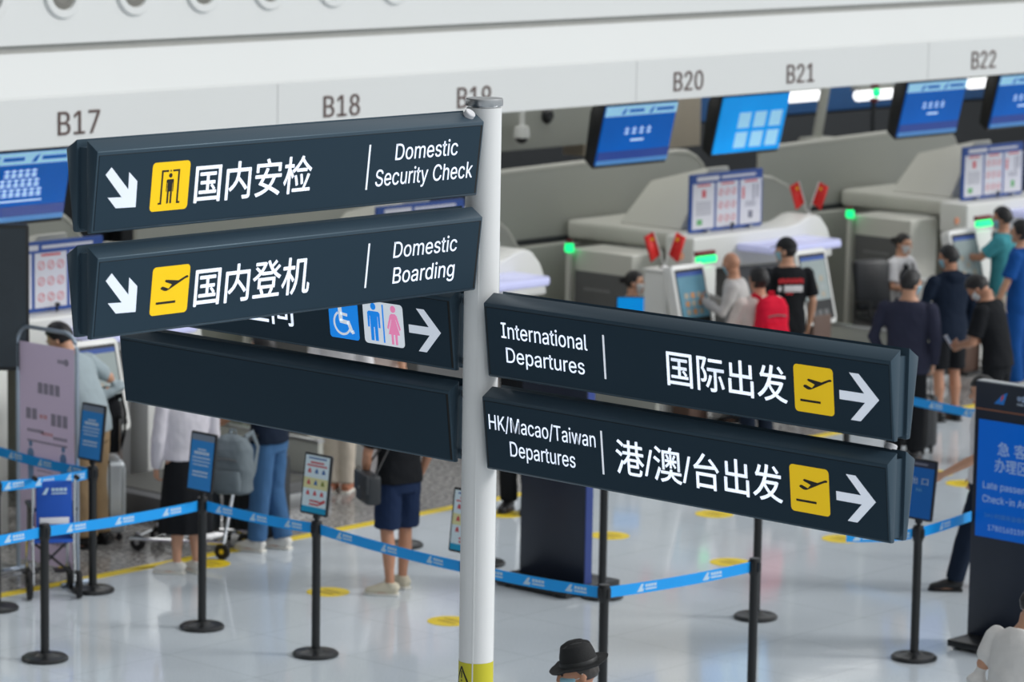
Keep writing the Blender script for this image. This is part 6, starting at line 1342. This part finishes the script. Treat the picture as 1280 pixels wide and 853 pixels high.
suitcase(ground(322, 682)+Vector((.10, .12, 0)), frot(30), .50, .30, .68, CHAR, 'big dark suitcase beside the legs of the person in jeans', True, .0)
suitcase(ground(1144, 566), frot(40), .36, .24, .50, pm('suitcase_black', (26, 28, 32), .35, var=.1), 'small black suitcase with a raised pull handle beside the slate blue jacket', True, .52)
# shoulder bag of the person in shorts
p = ground(497, 741); sdir = fdir(-35); left = Vector((-sdir.y, sdir.x, 0))
pb3 = p + left*.30 - sdir*.04
t = thing('shoulder_bag', 'dark shoulder bag hanging at the hip of the person in navy shorts', 'bag', (pb3.x, pb3.y, .72), frot(-35+90+15))
BG = pm('bag_leather', (44, 48, 52), .45, var=.15, bump=.2)
b = MB(); b.box((0, 0, .13), (.30, .12, .23), bev=.03, seg=3); b.build('bag_body', BG, t)
b = MB(); b.box((0, -.055, .175), (.305, .03, .15), bev=.012); b.lathe([(0, 0), (.012, 0), (.012, .008), (0, .008)], (0, -.072, .14), rot_to((0, -1, 0)), seg=10, mi=1); b.build('flap', [BG, STEEL], t)
b = MB(); b.tube([(-.14, .0, .22), (-.06, .10, .40), (.02, .22, .64), (.06, .26, .69), (.10, .22, .62), (.14, .0, .22)], [(.016, .004)]*6, seg=6, up=(0, 1, 0)); b.build('strap', GREYD, t)
# red backpack on the back of the dark-haired person
d = fdir(-28); q = bp_p - d*.225
backpack(Vector((q.x, q.y, .98)), frot(-28), cloth('bag_red', (222, 26, 58)), 'red backpack on the back of the person in the pale top', .33, .18, .46)
# office chair of the second agent
d = fdir(125)
q = Vector((aty(1106, 345, 22.55).x, 22.55, 0))
t = thing('office_chair', 'black leather office chair under the dark tunnel panel next to the second agent', 'chair', (q.x, q.y, 0), frot(150))
LE = pm('leather_black', (26, 30, 36), .35, var=.12, bump=.15)
b = MB(); b.box((0, .02, .50), (.48, .46, .10), bev=.04, seg=3); b.build('seat', LE, t)
b = MB(); b.box((0, -.24, .84), (.46, .10, .56), Matrix.Rotation(radians(10), 3, 'X'), bev=.045, seg=3)
b.build('backrest', LE, t)
for sx in (-1, 1): b = MB(); b.tube([(sx*.26, -.15, .50), (sx*.27, -.15, .68), (sx*.27, .12, .70), (sx*.26, .12, .50)], .018, seg=8); b.build('armrest', BLACK, t)
b = MB(); b.tube([(0, 0, .08), (0, 0, .46)], .03, seg=10); b.build('gas_lift', STEEL, t)
for k in range(5):
    a = k*2*pi/5; b = MB(); b.tube([(0, 0, .09), (.28*cos(a), .28*sin(a), .065)], [.024, .015], seg=8); b.ball((.28*cos(a), .28*sin(a), .028), .028, sub=2); b.build('castor_arm', BLACK, t)
# small screen at the first agent
q = aty(790, 384, 22.3); t = thing('agent_monitor', 'small monitor with a blue picture in front of the first seated agent', 'monitor', (q.x, 22.3, 0), frot(180)+pi)
b = MB(); b.box((0, 0, q.z), (.32, .03, .22), bev=.008); b.build('casing', BLACK, t)
plate('screen', [[(-.145, -.095), (.145, -.095), (.145, .095), (-.145, .095)]], frame_M((0, -.016, q.z), (1, 0, 0), (0, -1, 0)), SCRC, t, .002)
b = MB(); b.box((0, .03, q.z/2), (.06, .05, q.z), bev=.008); b.box((0, .03, .01), (.2, .16, .02), bev=.004); b.build('stand', BLACKM, t)
# the phones being held
def phone(loc, rz, label):
    t = thing('phone', label, 'phone', tuple(loc), rz, 'phones'); t.rotation_euler = (radians(-35), 0, rz)
    b = MB(); b.box((0, 0, .03), (.072, .009, .145), bev=.003); b.build('body', pm('phone_case', (210, 206, 214), .35), t)
    plate('screen', [[(-.032, -.066), (.032, -.066), (.032, .066), (-.032, .066)]], frame_M((0, -.0048, .03), (1, 0, 0), (0, -1, 0)), pm('phone_screen', (60, 80, 110), .2, emit=.2), t, .0006)
def fwd(p, a, u, z): d = fdir(a); return Vector((p.x+d.x*u, p.y+d.y*u, z))
phone(fwd(stand(926, 322, 1.62), -78, .43, 1.20), frot(-78), 'phone held up by the bald person')
phone(fwd(stand(1250, 364, 1.60), -62, .46, 1.06), frot(-62), 'phone held by the person in the black top')
